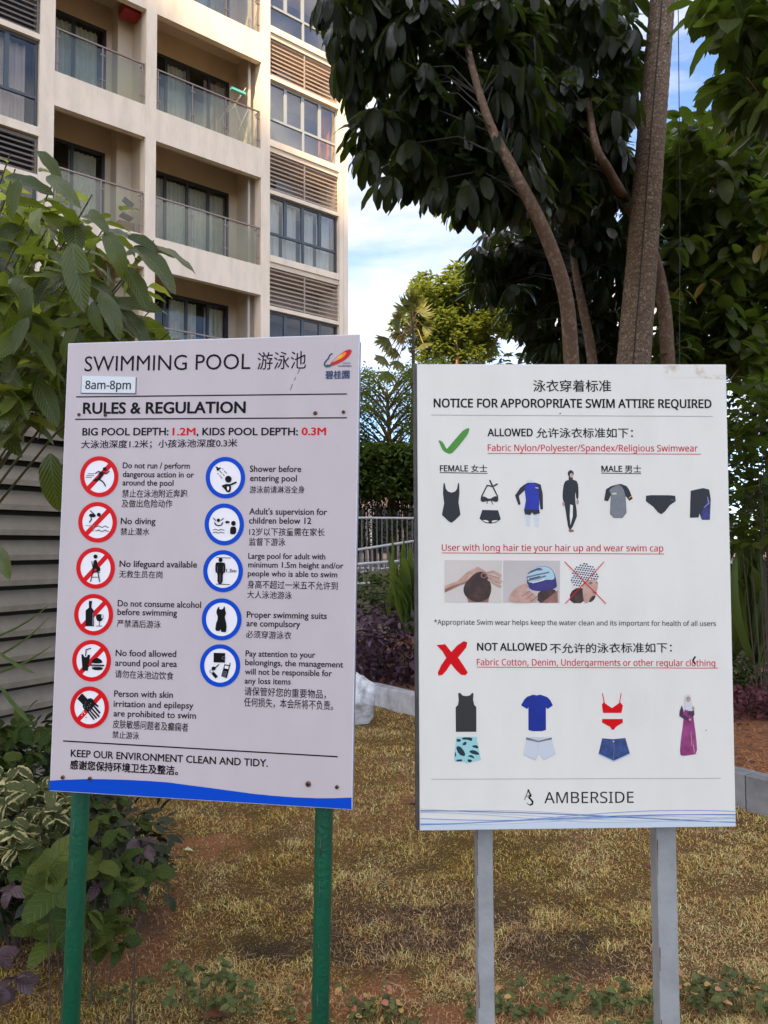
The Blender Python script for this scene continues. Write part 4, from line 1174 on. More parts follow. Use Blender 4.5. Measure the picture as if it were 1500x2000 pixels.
# ------------------------------------------------------------------ rock by the kerb end
def rock_mesh(r, seed, m, sub=4):
    bm = bmesh.new(); bmesh.ops.create_icosphere(bm, subdivisions=sub, radius=1)
    rr = np.random.default_rng(seed)
    planes = [(Vector(rr.normal(size=3)).normalized(), rr.uniform(.66, .92)) for _ in range(26)]
    for v in bm.verts:
        for nrm, d in planes:
            k = v.co.dot(nrm)
            if k > d: v.co -= nrm * (k - d) * .93
        v.co += v.co.normalized() * .03 * math.sin(v.co.x * 19 + v.co.z * 13) * math.sin(v.co.y * 17 + 3 * v.co.x)
        v.co = Vector((v.co.x * r[0], v.co.y * r[1], v.co.z * r[2]))
    me = bpy.data.meshes.new('rock'); bm.to_mesh(me); bm.free(); me.materials.append(m); return me
ROCK = mat('white_marble_rock', (.72, .71, .69, 1), .7, color2=(.30, .295, .29, 1), nscale=7, bump=1.0, bscale=9, lo=.42, hi=.62)
p = at_z(672, 1418)
rk = link(rock_mesh((.36, .25, .33), 5, ROCK), 'rock', mtx=Matrix.Translation((p.x, p.y + .1, .17)) @ Euler((.1, .25, .5)).to_matrix().to_4x4())
tag(rk, 'pale grey rough boulder on the grass by the end of the stone kerb', 'rock')

# ------------------------------------------------------------------ louvred enclosure at the left
LD = Vector((math.sin(R(31)), math.cos(R(31)), 0)); LO = Vector((-2.02, 4.1, 0))
LM = Matrix.Translation(LO) @ Matrix.Rotation(math.atan2(LD.y, LD.x), 4, 'Z')
louvre = thing('louvred_enclosure', 'beige grey utility enclosure with broad horizontal louvre slats behind the left sign', 'enclosure', matrix=LM)
LOUV = mat('louvre_paint', (.28, .23, .165, 1), .5, color2=(.19, .155, .11, 1), nscale=4, bump=.06, bscale=60)
BKD = mat('void_shade', (.02, .018, .016, 1), .9)
sl = MB(); sl.v = []
prof = [(.0, .108), (-.064, .030), (-.062, .0), (-.056, .0), (-.050, .026), (.006, .090)]
vs = []; fs = []
for x in (-1.9, .40): vs += [(x, y_, z_) for y_, z_ in prof]
k = len(prof)
for i in range(k): fs.append((i, i + k, (i + 1) % k + k, (i + 1) % k))
fs += [tuple(range(k)), tuple(range(k, 2 * k))[::-1]]
sl.add(vs, fs, LOUV); slm = sl.mesh()
bm = bmesh.new(); bm.from_mesh(slm); bmesh.ops.recalc_face_normals(bm, faces=bm.faces); bm.to_mesh(slm); bm.free()
for i in range(16):
    link(slm, 'slat', louvre, False, Matrix.Translation((0, random.uniform(-.003, .003), .34 + i * .134)) @ Matrix.Rotation(random.uniform(-.004, .004), 4, 'Y'))
mb = MB(); mb.box(-1.95, .45, .02, .9, .0, 2.5, BKD); link(mb.mesh(), 'shade_block', louvre, False)  # near-black block paints the shade in the gaps between slats
mb = MB()
for x in (-1.95, .40): mb.box(x, x + .07, -.06, .018, .0, 2.62, LOUV)
mb.box(-1.878, .398, -.06, .018, 2.54, 2.62, LOUV); mb.box(-1.878, .398, -.05, .018, .0, .33, LOUV)
mb.box(-1.97, .49, -.08, .95, 2.622, 2.66, LOUV)
link(mb.mesh(bevel=.003), 'frame', louvre, False)

# ------------------------------------------------------------------ apartment building
BM = Matrix.Translation((-5.18, 17.2, 0)) @ Matrix.Rotation(R(40), 4, 'Z')
bld = thing('apartment_building', 'cream apartment block with deep balconies, glass railings and louvred ledges', 'building', matrix=BM)
WALL = mat('cream_render', (.82, .67, .51, 1), .85, color2=(.60, .485, .365, 1), nscale=1.6, bump=.08, bscale=25, lo=.42, hi=.85, stretch=(2.2, 2.2, .55))
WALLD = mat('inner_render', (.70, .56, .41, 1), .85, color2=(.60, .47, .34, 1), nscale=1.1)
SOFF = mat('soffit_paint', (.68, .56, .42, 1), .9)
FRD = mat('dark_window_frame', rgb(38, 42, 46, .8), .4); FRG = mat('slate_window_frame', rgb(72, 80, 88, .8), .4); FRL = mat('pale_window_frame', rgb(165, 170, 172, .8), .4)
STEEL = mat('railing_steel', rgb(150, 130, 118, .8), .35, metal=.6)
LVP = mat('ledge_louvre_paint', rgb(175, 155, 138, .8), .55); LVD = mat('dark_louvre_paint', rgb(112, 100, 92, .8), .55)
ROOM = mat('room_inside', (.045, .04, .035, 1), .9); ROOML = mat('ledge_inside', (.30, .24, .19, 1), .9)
CURT = mat('pale_curtain', (.72, .70, .60, 1), .9, noise=.2, nscale=8); CURW = mat('white_curtain', (.8, .8, .78, 1), .9); CURP = mat('mauve_curtain', (.62, .52, .50, 1), .9); CURO = mat('orange_curtain', (.75, .27, .06, 1), .9)
def glass_mat(name, tint, refl=.12, alpha=.12, rough=.03):
    m = bpy.data.materials.new(name); m.use_nodes = True
    N, L = m.node_tree.nodes, m.node_tree.links; N.remove(N['Principled BSDF'])
    tr = N.new('ShaderNodeBsdfTransparent'); tr.inputs[0].default_value = tint
    gl = N.new('ShaderNodeBsdfGlossy'); gl.inputs['Roughness'].default_value = rough
    df = N.new('ShaderNodeBsdfDiffuse'); df.inputs[0].default_value = (.42, .39, .30, 1)
    lw = N.new('ShaderNodeFresnel'); lw.inputs[0].default_value = 1.5
    ad = N.new('ShaderNodeMath'); ad.operation = 'MULTIPLY_ADD'; ad.inputs[1].default_value = .42; ad.inputs[2].default_value = refl * .1; ad.use_clamp = True
    L.new(lw.outputs[0], ad.inputs[0])
    m1 = N.new('ShaderNodeMixShader'); m1.inputs[0].default_value = alpha; L.new(tr.outputs[0], m1.inputs[1]); L.new(df.outputs[0], m1.inputs[2])
    m2 = N.new('ShaderNodeMixShader'); L.new(ad.outputs[0], m2.inputs[0]); L.new(m1.outputs[0], m2.inputs[1]); L.new(gl.outputs[0], m2.inputs[2])
    L.new(m2.outputs[0], N['Material Output'].inputs['Surface']); return m
GLB = glass_mat('balustrade_glass', (.86, .88, .80, 1), .1, .06); GLW = glass_mat('window_glass', (.88, .88, .85, 1), .2, .01)
D = 1.3
ZT = [2.70, 5.70, 8.70, 11.70, 14.70, 17.70]
S = [-8.0, -2.54, -2.24, -.25, 0.0, 2.77, 3.03, 5.21, 5.50]
def part(name, boxes, m, parent=bld, bevel=0):
    mb = MB()
    for b in boxes: mb.box(*b, m)
    return link(mb.mesh(bevel=bevel), name, parent, False)
for a_, b_ in ((-2.54, -2.24), (-.25, 0.0), (2.77, 3.03)): part('pillar', [(a_, b_, -.006, .3, 0, 20)], WALL)
part('pillar', [(5.21, 5.50, -.03, .5, 0, 20)], WALL)
part('drain_groove', [(5.335, 5.35, -.034, -.0305, 0, 20)], WALLD)
# side and partition walls, back wall, roof
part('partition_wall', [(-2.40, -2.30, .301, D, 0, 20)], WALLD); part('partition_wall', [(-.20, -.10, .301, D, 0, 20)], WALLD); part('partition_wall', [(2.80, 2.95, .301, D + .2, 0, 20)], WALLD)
part('column', [(-.56, -.201, D - .38, D, 0, 20)], WALLD)
part('wall', [(5.20, 5.49, .501, 8, 0, 20.2), (-8, 5.19, 7.9, 8, 0, 20.2), (-8, -7.9, 0, 7.89, 0, 20.2)], WALL)
part('roof', [(-8.1, 5.6, -.1, 8.1, 20.21, 20.5)], WALL)
for zt in ZT:
    for a_, b_ in ((-2.24, -.25), (0.0, 2.77)):
        part('balcony_beam', [(a_ + .001, b_ - .001, 0, .16, zt - .745, zt)], WALL)
        part('balcony_floor', [(a_ - .05, b_ + .05, .161, D - .001, zt - .16, zt - .01)], SOFF)
def curtain(u0, u1, n_, z0, z1, m, parent, amp=.03, per=.11):
    mb = MB(); k = max(6, int((u1 - u0) / .018)); vs = []
    ph = random.uniform(0, 6)
    for i in range(k + 1):
        x = u0 + (u1 - u0) * i / k; y = n_ + amp * math.sin(x * 6.283 / per + ph) + amp * .4 * math.sin(x * 6.283 / per * .37)
        vs += [(x, y, z0), (x + .01 * math.sin(i), y, z1)]
    mb.add(vs, [(2 * i, 2 * i + 2, 2 * i + 3, 2 * i + 1) for i in range(k)], m)
    return link(mb.mesh(smooth=True), 'curtain', parent, False)
# back walls with sliding doors
def sliding_door(u0, u1, z0, curtains, panels):
    f = part('sliding_door', [(u0, u1, D - .02, D + .04, z0 + 2.16, z0 + 2.24), (u0, u1, D - .02, D + .04, z0, z0 + .06), (u0, u0 + .06, D - .02, D + .04, z0 + .061, z0 + 2.159), (u1 - .07, u1, D - .02, D + .04, z0 + .061, z0 + 2.159)]
             + [(u0 + (u1 - u0) * i / panels - .035, u0 + (u1 - u0) * i / panels + .035, D - .015, D + .035, z0 + .061, z0 + 2.159) for i in range(1, panels)], FRD)
    w = (u1 - u0) / panels
    for i in range(panels):
        link(_box(u0 + w * i + .03, u0 + w * (i + 1) - .03, D + .005, D + .011, z0 + .07, z0 + 2.15, GLW), 'pane', f, False)
    for c in curtains: curtain(c[0], c[1], D + .14, z0 + .05, z0 + 2.14, c[2], f)
    return f
def _box(*a):
    mb = MB(); mb.box(*a); return mb.mesh()
for i, zt in enumerate(ZT[:-1]):
    c1 = [(.35, 2.5, CURT)] if i in (0, 2) else ([(.9, 1.5, CURT), (1.9, 2.5, CURP)] if i == 3 else [(.4, 1.3, CURP), (1.7, 2.5, CURT)])
    if zt == 5.70: c1 = [(.25, .62, CURT), (1.0, 1.7, CURT), (1.95, 2.5, CURT)]
    sliding_door(.22, 2.56, zt, c1, 4)
    sliding_door(-2.2, -.70, zt, [(-2.1, -.85, CURT)] if zt > 10 else [(-1.5, -.85, CURT)], 2)
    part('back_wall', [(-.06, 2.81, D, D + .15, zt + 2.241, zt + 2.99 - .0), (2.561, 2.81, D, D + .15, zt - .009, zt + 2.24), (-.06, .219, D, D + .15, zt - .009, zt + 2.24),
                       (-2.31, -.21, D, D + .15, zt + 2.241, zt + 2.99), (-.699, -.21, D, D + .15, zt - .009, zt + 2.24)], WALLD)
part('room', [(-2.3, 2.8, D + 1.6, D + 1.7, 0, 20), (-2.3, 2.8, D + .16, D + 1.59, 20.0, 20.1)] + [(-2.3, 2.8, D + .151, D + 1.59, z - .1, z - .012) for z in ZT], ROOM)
part('drain_pipe', [(2.60, 2.66, .34, .40, 0, 20)], mat('pipe_white', rgb(205, 195, 180, .85), .5))
# balcony railings: posts, rail, glass, clamps
def railing(u0, u1, z0, posts):
    rl = part('balcony_railing', [(u0 + .02, u1 - .02, .035, .075, z0 + .955, z0 + .985)], STEEL)
    for u_ in posts:
        q = link(_box(u_ - .016, u_ + .016, .045, .057, z0 - .25, z0 + .954, STEEL), 'post', rl, False)
    for z in (.22, .78):
        for u_ in posts:
            link(_box(u_ - .055, u_ + .055, .032, .044, z0 + z - .012, z0 + z + .012, STEEL), 'clamp', rl, False)
    ed = list(posts)
    for a_, b_ in zip(ed[:-1], ed[1:]):
        link(_box(a_ + .03, b_ - .03, .036, .046, z0 + .03, z0 + .90, GLB), 'glass_panel', rl, False)
    link(_box(u1 - .045, u1 - .015, .076, .26, z0 + .955, z0 + .98, STEEL), 'wall_bracket', rl, False)
for zt in ZT[:-1]:
    railing(0.0, 2.77, zt, (.06, .92, 1.80, 2.70)); railing(-2.24, -.25, zt, (-2.18, -1.22, -.32))
# stack of windows and louvred ledges at the right end
def window_band(u0, u1, z0, z1, zm, fr, cols, cc, dark=ROOM):
    f = part('window', [(u0, u1, .10, .16, z1 - .06, z1), (u0, u1, .10, .16, z0, z0 + .05), (u0, u0 + .05, .10, .16, z0 + .051, z1 - .061), (u1 - .05, u1, .10, .16, z0 + .051, z1 - .061),
                        (u0 + .051, u1 - .051, .10, .16, zm - .03, zm + .03)]
             + [(u - .045, u + .045, .10, .155, zm + .031, z1 - .061) for u in cols] + [((u0 + u1) / 2 - .03, (u0 + u1) / 2 + .03, .10, .155, z0 + .051, zm - .031)], fr)
    ed = [u0 + .02] + list(cols) + [u1 - .02]
    for a_, b_ in zip(ed[:-1], ed[1:]): link(_box(a_ + .03, b_ - .03, .125, .131, zm + .02, z1 - .05, GLW), 'pane', f, False)
    for a_, b_ in ((u0 + .04, (u0 + u1) / 2 - .02), ((u0 + u1) / 2 + .02, u1 - .04)): link(_box(a_, b_, .125, .131, z0 + .04, zm - .02, GLW), 'pane', f, False)
    for c in cc: curtain(c[0], c[1], .34, z0 + .06, z1 - .06, c[2], f, .035, .14)
    return f
def ledge(u0, u1, z0, z1, m, nb, posts):
    f = part('louvred_ledge', [(u0, u1, .06, .10, z1 - .035, z1)] + [(u - .02, u + .02, .045, .059, z0, z1 - .036) for u in posts], m)
    for i in range(nb):
        z = z0 + .03 + (z1 - z0 - .1) * i / (nb - 1)
        link(_box(u0, u1, .06, .085, z, z + .038, m), 'slat', f, False)
U0, U1 = 3.03, 5.21
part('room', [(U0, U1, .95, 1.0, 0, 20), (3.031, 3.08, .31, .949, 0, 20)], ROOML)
wz = [10.64 + 3 * i for i in (-3, -2, -1, 0, 1, 2)]
wz = [z - 0.0 for z in wz]
for i, z1 in enumerate(wz):
    z0 = z1 - 1.60
    top = i >= 4
    cc = []
    if i == 3: cc = [(3.1, 3.5, CURW), (3.62, 4.05, CURW), (4.2, 4.62, CURW), (4.72, 5.15, CURW)]
    if i == 4: cc = [(4.78, 5.12, CURO)]
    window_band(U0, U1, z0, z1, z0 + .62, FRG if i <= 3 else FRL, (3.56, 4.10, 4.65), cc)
    part('window_sill', [(U0 + .001, U1 - .001, -.02, .30, z0 - .17, z0 - .001)], WALL)
    part('window_head', [(U0 + .001, U1 - .001, .0, .30, z1 + .001, z1 + .10)], WALL)
    part('ledge_slab', [(U0 + .001, U1 - .001, .02, .949, z0 - .30 + .0, z0 - .171)], WALLD)
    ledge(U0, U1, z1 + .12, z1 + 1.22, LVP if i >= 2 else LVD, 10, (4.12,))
    part('ledge_floor', [(U0, U1, .301, .949, z1 + .0, z1 + .10)], WALLD)
    if i >= 3:
        part('air_conditioner', [(3.5, 3.98, .45, .85, z1 + .101, z1 + .65)], mat('ac_unit_grey', rgb(120, 125, 130, .7), .5))
# left window stack
for k, z1 in enumerate((3.24, 6.24, 9.24, 12.24, 15.24)):
    window_band(-4.9, -2.55, z1 - 1.88, z1, z1 - 1.22, FRG, (-4.3, -3.7, -3.15), [(-4.8, -3.9, CURP), (-3.6, -2.95, CURP)] if k != 3 else [(-4.6, -3.6, CURP), (-3.45, -2.75, CURP)])
    part('window_sill', [(-7.99, -2.541, -.02, .30, z1 - 2.07, z1 - 1.881)], WALL)
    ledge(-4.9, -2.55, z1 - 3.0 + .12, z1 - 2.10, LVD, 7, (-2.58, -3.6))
    part('window_head', [(-7.99, -2.541, 0, .30, z1 + .001, z1 + .119)], WALL)
part('wall', [(-7.9, -4.91, .05, .3, 0, 20)], WALL)
part('room', [(-4.9, -2.42, .95, 1.0, 0, 20)], ROOM)
# things on the balconies
def bpt(u, n_, z): return BM @ Vector((u, n_, z))
rb = thing('fire_hopper', 'red metal hopper with a pipe on the balcony side wall of an upper floor', 'hopper', matrix=BM)
REDM = mat('red_enamel', rgb(175, 20, 30, .9), .4)
mb = MB(); z = 14.02; c0, c1 = -.62, -.20
mb.add([(c0, .35, z), (c1, .35, z), (c1, .75, z), (c0, .75, z), (c0, .30, z + .22), (c1, .30, z + .22), (c1, .80, z + .22), (c0, .80, z + .22)], [(0, 3, 2, 1), (4, 5, 6, 7), (0, 1, 5, 4), (1, 2, 6, 5), (2, 3, 7, 6), (3, 0, 4, 7)], REDM)
link(mb.mesh(bevel=.01), 'hood', rb, False)
link(_box(-.42, -.20, .42, .62, z + .221, z + .9, REDM), 'duct', rb, False)
dr = thing('drying_rack', 'white folding clothes rack leaning on the sunny balcony, mint green hanger on top', 'drying rack', matrix=BM)
RK = mat('rack_wire', rgb(205, 195, 175, .85), .4)
mb = MB(); z = 11.70
for i in range(7): mb.tube([(2.15 + .05 * i, .3, z + 1.0 + .09 * i), (2.15 + .05 * i, 1.0, z + 1.0 + .09 * i)], .007, RK, 5)
for y_ in (.3, 1.0):
    mb.tube([(2.1, y_, z + .9), (2.5, y_, z + 1.62)], .010, RK, 5); mb.tube([(2.62, y_, z), (2.2, y_, z + 1.05)], .010, RK, 5); mb.tube([(2.1, y_, z), (2.55, y_, z + 1.05)], .010, RK, 5)
link(mb.mesh(), 'wire_frame', dr, False)
MT = mat('mint_plastic', rgb(110, 205, 185, .85), .4)
link(_box(2.02, 2.42, .15, .24, 13.04, 13.10, MT), 'hanger', dr, False)
bx_ = thing('cardboard_box', 'brown cardboard box behind the balcony glass, middle left floor', 'box', matrix=BM)
CB = mat('cardboard', rgb(165, 115, 70, .8), .8, noise=.3, nscale=9)
link(_box(-.72, -.36, .3, .6, 8.70, 9.02, CB), 'carton', bx_, False)
mb = MB(); mb.box(-.66, -.40, .3, .55, 0, .03, CB, Matrix.Translation((0, 0, 9.03)) @ Matrix.Rotation(.25, 4, 'Y')); link(mb.mesh(), 'lid', bx_, False)
hd = thing('satellite_dish', 'small dark dish standing above the cardboard box on the balcony', 'dish', matrix=BM)
mb = MB(); mb.box(-.74, -.48, .33, .36, 0, .14, FRD, Matrix.Translation((0, 0, 9.13)) @ Matrix.Rotation(.5, 4, 'Y')); link(mb.mesh(bevel=.01), 'plate', hd, False)

# ------------------------------------------------------------------ apartment block behind the camera: it keeps this corner of the garden in shade
nb = thing('facing_apartment_block', 'tall slim cream apartment tower far across the garden, shading the lawn', 'building', (0, -60, 0))
mb = MB(); mb.box(-31, -5, -14, 0, 0, 97.2, WALL); link(mb.mesh(), 'wall', nb, False)
mb = MB()
for k in range(31):
    for j in range(6): mb.box(-30 + j * 4, -27.6 + j * 4, .002, .05, 1 + 3.05 * k, 2.6 + 3.05 * k, FRD)
tag(link(mb.mesh(), 'window', nb, False), kind='stuff')

# ------------------------------------------------------------------ trees
BARK1 = mat('umbrella_tree_bark', rgb(112, 84, 60, .7), .85, color2=rgb(172, 146, 118, .65), nscale=26, bump=.9, bscale=70, lo=.5, hi=.72)
BARK3 = mat('pale_tan_bark', rgb(170, 130, 90, .75), .85, color2=rgb(120, 88, 60, .7), nscale=9, bump=.6, bscale=40)
def trunk_path(pts, n=5):           # (px, py, depth, width px) -> smooth path
    P = [at(x, y, d) for x, y, d, w in pts]; W = [w / 2 / FPX * d for x, y, d, w in pts]
    out, ro = [], []
    for i in range(len(P) - 1):
        p0, p1, p2, p3 = P[max(i - 1, 0)], P[i], P[i + 1], P[min(i + 2, len(P) - 1)]
        for k in range(n):
            t = k / n
            out.append(0.5 * ((2 * p1) + (p2 - p0) * t + (2 * p0 - 5 * p1 + 4 * p2 - p3) * t * t + (3 * p1 - p0 - 3 * p2 + p3) * t ** 3)); ro.append(W[i] + (W[i + 1] - W[i]) * t)
    out.append(P[-1]); ro.append(W[-1]); return out, ro

UMB_T = [leaf_template(1, .27 + .025 * i, 6, b, .2, .52, .56, .35) for i, b in enumerate((.3, .7, 1.2, .1))]
UMB = leaf_mat('umbrella_leaf', (.008, .010, .003, 1), (.019, .021, .006, 1), vein=(.03, .034, .016, 1), rough=.26, trans=.12, veins=12, vstr=.35, trc=(.20, .30, .03, 1), spec=.10, specvar=.75)
def rosettes(cent, sizes, nl=(8, 12), droop=(.55, 1.3)):
    pos, dr_, up_, sc = [], [], [], []
    for c, s in zip(cent, sizes):
        k = random.randint(*nl); a0 = random.uniform(0, 6.28); ax = Vector((random.gauss(0, .3), random.gauss(0, .3), 1)).normalized()
        base_d = random.uniform(*droop)
        for i in range(k):
            th = a0 + 6.283 * i / k + random.uniform(-.15, .15); el = -(base_d + random.uniform(-.25, .25))
            d = Vector((math.cos(th) * math.cos(el), math.sin(th) * math.cos(el), math.sin(el)))
            q = Vector((0, 0, 1)).rotation_difference(ax); d = q @ d
            st = Vector((math.cos(th), math.sin(th), .1)) * .035 * s / .2
            pos.append(Vector(c) + st); dr_.append(d); up_.append(Vector((-d.x * .2 + math.cos(th) * .5, -d.y * .2 + math.sin(th) * .5, 1.0))); sc.append(s * random.uniform(.8, 1.15))
    return frames(pos, dr_, up_, sc)

def crown_points(polys, n, d0, d1, noise_cut=None):
    out = []
    while len(out) < n:
        poly, w = random.choices(polys, [p[1] for p in polys])[0]
        x, y = rnd_in_poly(poly, 1)[0]; d = random.uniform(d0, d1)
        if noise_cut is not None:
            v = math.sin(x * .021 + d * 2.1) * math.sin(y * .025 - d * 1.7 + 1) + .4 * math.sin(x * .06 + y * .05)
            if v < noise_cut: continue
        out.append(at(x, y, d))
    return out
def petioles(mb, nodes, spine, m, rad=.006):
    for c in nodes:
        c = Vector(c); b = min(spine, key=lambda p: (p - c).length + max(0, p.z - c.z + .2) * 2)
        mid = (b + c) / 2 + Vector((0, 0, .12)); mb.tube([b, mid, c], [rad * 1.5, rad, rad * .7], m, 5, False)

polyA = [(648, -80), (640, 40), (660, 110), (700, 215), (705, 270), (760, 330), (800, 350), (870, 360), (905, 380), (990, 385), (1050, 400), (1065, 300), (1060, -80)]
polyB = [(1050, -80), (1050, 400), (1120, 410), (1200, 400), (1232, 350), (1240, -80)]
polyE = [(960, 450), (925, 480), (930, 560), (990, 570), (1010, 640), (1060, 690), (1230, 700), (1240, 400), (1080, 400)]
tA_path, tA_r = trunk_path([(1112, 1120, 6.6, 33), (1122, 860, 6.5, 32), (1115, 690, 6.3, 30), (1103, 570, 6.1, 28), (1062, 450, 5.9, 26), (1002, 332, 5.75, 22), (956, 240, 5.8, 17), (915, 100, 5.95, 13), (895, -60, 6.2, 10)])
tA_path[0].z = -.1
def umbrella_tree(label, path, rad, groups, n_clu, dr, size, nobj, extra=()):
    base = Vector((path[0].x, path[0].y, 0))
    t = thing('umbrella_tree', label, 'tree', base, group='umbrella trees with drooping leaf fans')
    mb = MB(); mb.tube(path, rad, BARK1, 14); link(mb.mesh(smooth=True), 'trunk', t)
    for p_, r_ in extra:
        mb = MB(); mb.tube(p_, r_, BARK1, 10); link(mb.mesh(smooth=True), 'branch', t)
    C = crown_points(groups, n_clu, *dr)
    spine = path[len(path) // 3:] + [q for p_, r_ in extra for q in p_]
    mb = MB(); petioles(mb, C[::2], spine, mat('dark_twig', (.03, .024, .014, 1), .8), .0045); tag(link(mb.mesh(), 'twig', t), kind='stuff')
    Mx = rosettes(C, [random.uniform(*size) for _ in C])
    grow_leaves(t, UMB_T, Mx, rng.random(len(Mx)), UMB, nobj, mass='crown')
    return t
edgeA = [at(x, y, random.uniform(5.6, 6.4)) for x, y in ((650, 70), (668, 120), (690, 190), (700, 250), (720, 300), (760, 350), (800, 352), (850, 372), (905, 395), (700, 40), (640, 5), (980, 395), (745, 260), (960, 400), (830, 300))]
br1 = trunk_path([(990, 300, 6.1, 15), (930, 250, 6.9, 11), (850, 220, 7.0, 9), (760, 200, 7.0, 6)])
br2 = trunk_path([(915, 110, 6.4, 12), (800, 60, 6.9, 8), (700, 50, 6.9, 6)])
umbrella_tree('umbrella tree with a slender leaning brown trunk, its leaf fans drooping beside the apartment block', tA_path, tA_r, [(polyA, 1)], 320, (5.8, 7.7), (.23, .31), 290, (br1, br2))
# the edge fans of the same tree are hung below it as further leaves
_tA = bpy.data.objects['umbrella_tree']
MxE = rosettes(edgeA, [random.uniform(.22, .27) for _ in edgeA], (8, 10), (.7, 1.2))
for j in range(len(MxE)):
    pass
_lit = [at(x, y, 6.9) for x, y in ((880, 385), (905, 400), (935, 398), (965, 400), (985, 395), (1010, 400))]
BACKLITU = leaf_mat('painted_backlit_leaf', (.06, .09, .012, 1), (.11, .15, .02, 1), rough=.4, trans=.5, trc=(.45, .6, .04, 1), spec=.2)  # brighter green painted in for the backlight on these edge fans
MxL = rosettes(_lit, [random.uniform(.18, .24) for _ in _lit], (6, 9), (.5, 1.1)); _ym = template_mesh(UMB_T[0], 'leaf', BACKLITU, .4)
for j in range(len(MxL)):
    o = bpy.data.objects.new('leaf', _ym); COL.objects.link(o); o.parent = _tA; o.matrix_parent_inverse = INV[_tA.name]; o.matrix_basis = Matrix(MxL[j].tolist()); o['label'] = 'leaf coloured bright as if backlit'
me = scatter_mesh('crown', UMB_T[1], MxE, rng.random(len(MxE)), UMB); tag(link(me, 'crown', _tA), kind='stuff')
tB_path, tB_r = trunk_path([(1325, 1120, 7.5, 32), (1312, 860, 7.5, 30), (1304, 700, 7.5, 28), (1297, 600, 7.5, 26), (1276, 500, 7.5, 23), (1230, 405, 7.5, 19), (1190, 335, 6.7, 18), (1158, 260, 6.6, 14), (1135, 60, 7.6, 10), (1120, -60, 7.6, 8)])
tB_path[0].z = -.1
umbrella_tree('umbrella tree whose pale curved stem crosses behind the palm trunk', tB_path, tB_r, [(polyB, 1)], 165, (6.7, 9.0), (.25, .33), 200)
tC_path, tC_r = trunk_path([(1166, 1100, 7.9, 24), (1164, 860, 7.9, 22), (1156, 700, 7.9, 20), (1138, 600, 7.9, 17), (1124, 530, 8.0, 14), (1110, 430, 8.6, 9)])
tC_path[0].z = -.1
umbrella_tree('shorter umbrella tree with a thin tan stem, between the leaning trunk and the palm', tC_path, tC_r, [(polyE, 1)], 260, (8.2, 10.6), (.24, .32), 200)

# palm trunk with rings
PALMB = bpy.data.materials.new('palm_bark'); PALMB.use_nodes = True
N, L_ = PALMB.node_tree.nodes, PALMB.node_tree.links; b = N['Principled BSDF']; b.inputs['Roughness'].default_value = .9
t_ = N.new('ShaderNodeTexCoord'); m1 = N.new('ShaderNodeMapping'); m1.inputs['Scale'].default_value = (6, 6, 26); L_.new(t_.outputs['Object'], m1.inputs['Vector'])
n1 = N.new('ShaderNodeTexNoise'); n1.inputs['Scale'].default_value = 1.6; n1.inputs['Detail'].default_value = 8; n1.inputs['Roughness'].default_value = .7; L_.new(m1.outputs[0], n1.inputs['Vector'])
v1 = N.new('ShaderNodeTexNoise'); v1.inputs['Scale'].default_value = 55; v1.inputs['Detail'].default_value = 3; L_.new(t_.outputs['Object'], v1.inputs['Vector'])
r1 = N.new('ShaderNodeValToRGB'); r1.color_ramp.elements[0].position = .32; r1.color_ramp.elements[0].color = rgb(82, 62, 46, .7); r1.color_ramp.elements[1].position = .7; r1.color_ramp.elements[1].color = rgb(140, 114, 88, .75)
L_.new(n1.outputs['Fac'], r1.inputs[0])
r2 = N.new('ShaderNodeValToRGB'); r2.color_ramp.elements[0].position = .54; r2.color_ramp.elements[0].color = (0, 0, 0, 1); r2.color_ramp.elements[1].position = .66; r2.color_ramp.elements[1].color = (.42, .42, .42, 1)
L_.new(v1.outputs['Fac'], r2.inputs[0])
mx = N.new('ShaderNodeMix'); mx.data_type = 'RGBA'; L_.new(r2.outputs[0], mx.inputs[0]); L_.new(r1.outputs[0], mx.inputs[6]); mx.inputs[7].default_value = rgb(205, 185, 160, .85); L_.new(mx.outputs[2], b.inputs['Base Color'])
bp = N.new('ShaderNodeBump'); bp.inputs['Strength'].default_value = .8; bp.inputs['Distance'].default_value = .015; L_.new(n1.outputs['Fac'], bp.inputs['Height']); L_.new(bp.outputs['Normal'], b.inputs['Normal'])
pp, pr_ = trunk_path([(1208, 1120, 7.2, 78), (1222, 900, 7.2, 72), (1238, 700, 7.2, 64), (1254, 500, 7.2, 58), (1269, 300, 7.2, 54), (1283, 130, 7.2, 50), (1294, 0, 7.2, 47), (1308, -180, 7.2, 46), (1325, -420, 7.2, 42)], 24)
pp[0].z = -.1
palm = thing('palm_tree', 'tall ringed grey brown palm trunk rising behind the right sign', 'palm tree', (pp[0].x, pp[0].y, 0))
rr = [r_ * (1 + (.025 if i % 3 == 0 else 0) + random.uniform(-.006, .006)) for i, r_ in enumerate(pr_)]
mb = MB(); mb.tube(pp, rr, PALMB, 28); link(mb.mesh(smooth=True), 'trunk', palm)
DK = mat('black_cable', (.02, .016, .014, 1), .7)
cp = [p - Vector((r_ * .32, r_ * .99, 0)) for p, r_ in zip(pp, pr_)]
cable = thing('cable', 'thin dark cable running down the front of the palm trunk', 'cable', (cp[0].x, cp[0].y, 0))
mb = MB(); mb.tube(cp[::3], .006, DK, 6); link(mb.mesh(), 'wire', cable)
TOPF = Vector(pp[-1]); FR = leaf_mat('frond_leaf', (.03, .05, .015, 1), (.05, .07, .02, 1), trans=.3)
fro_T = leaf_template(1, .12, 3, .3, .1)
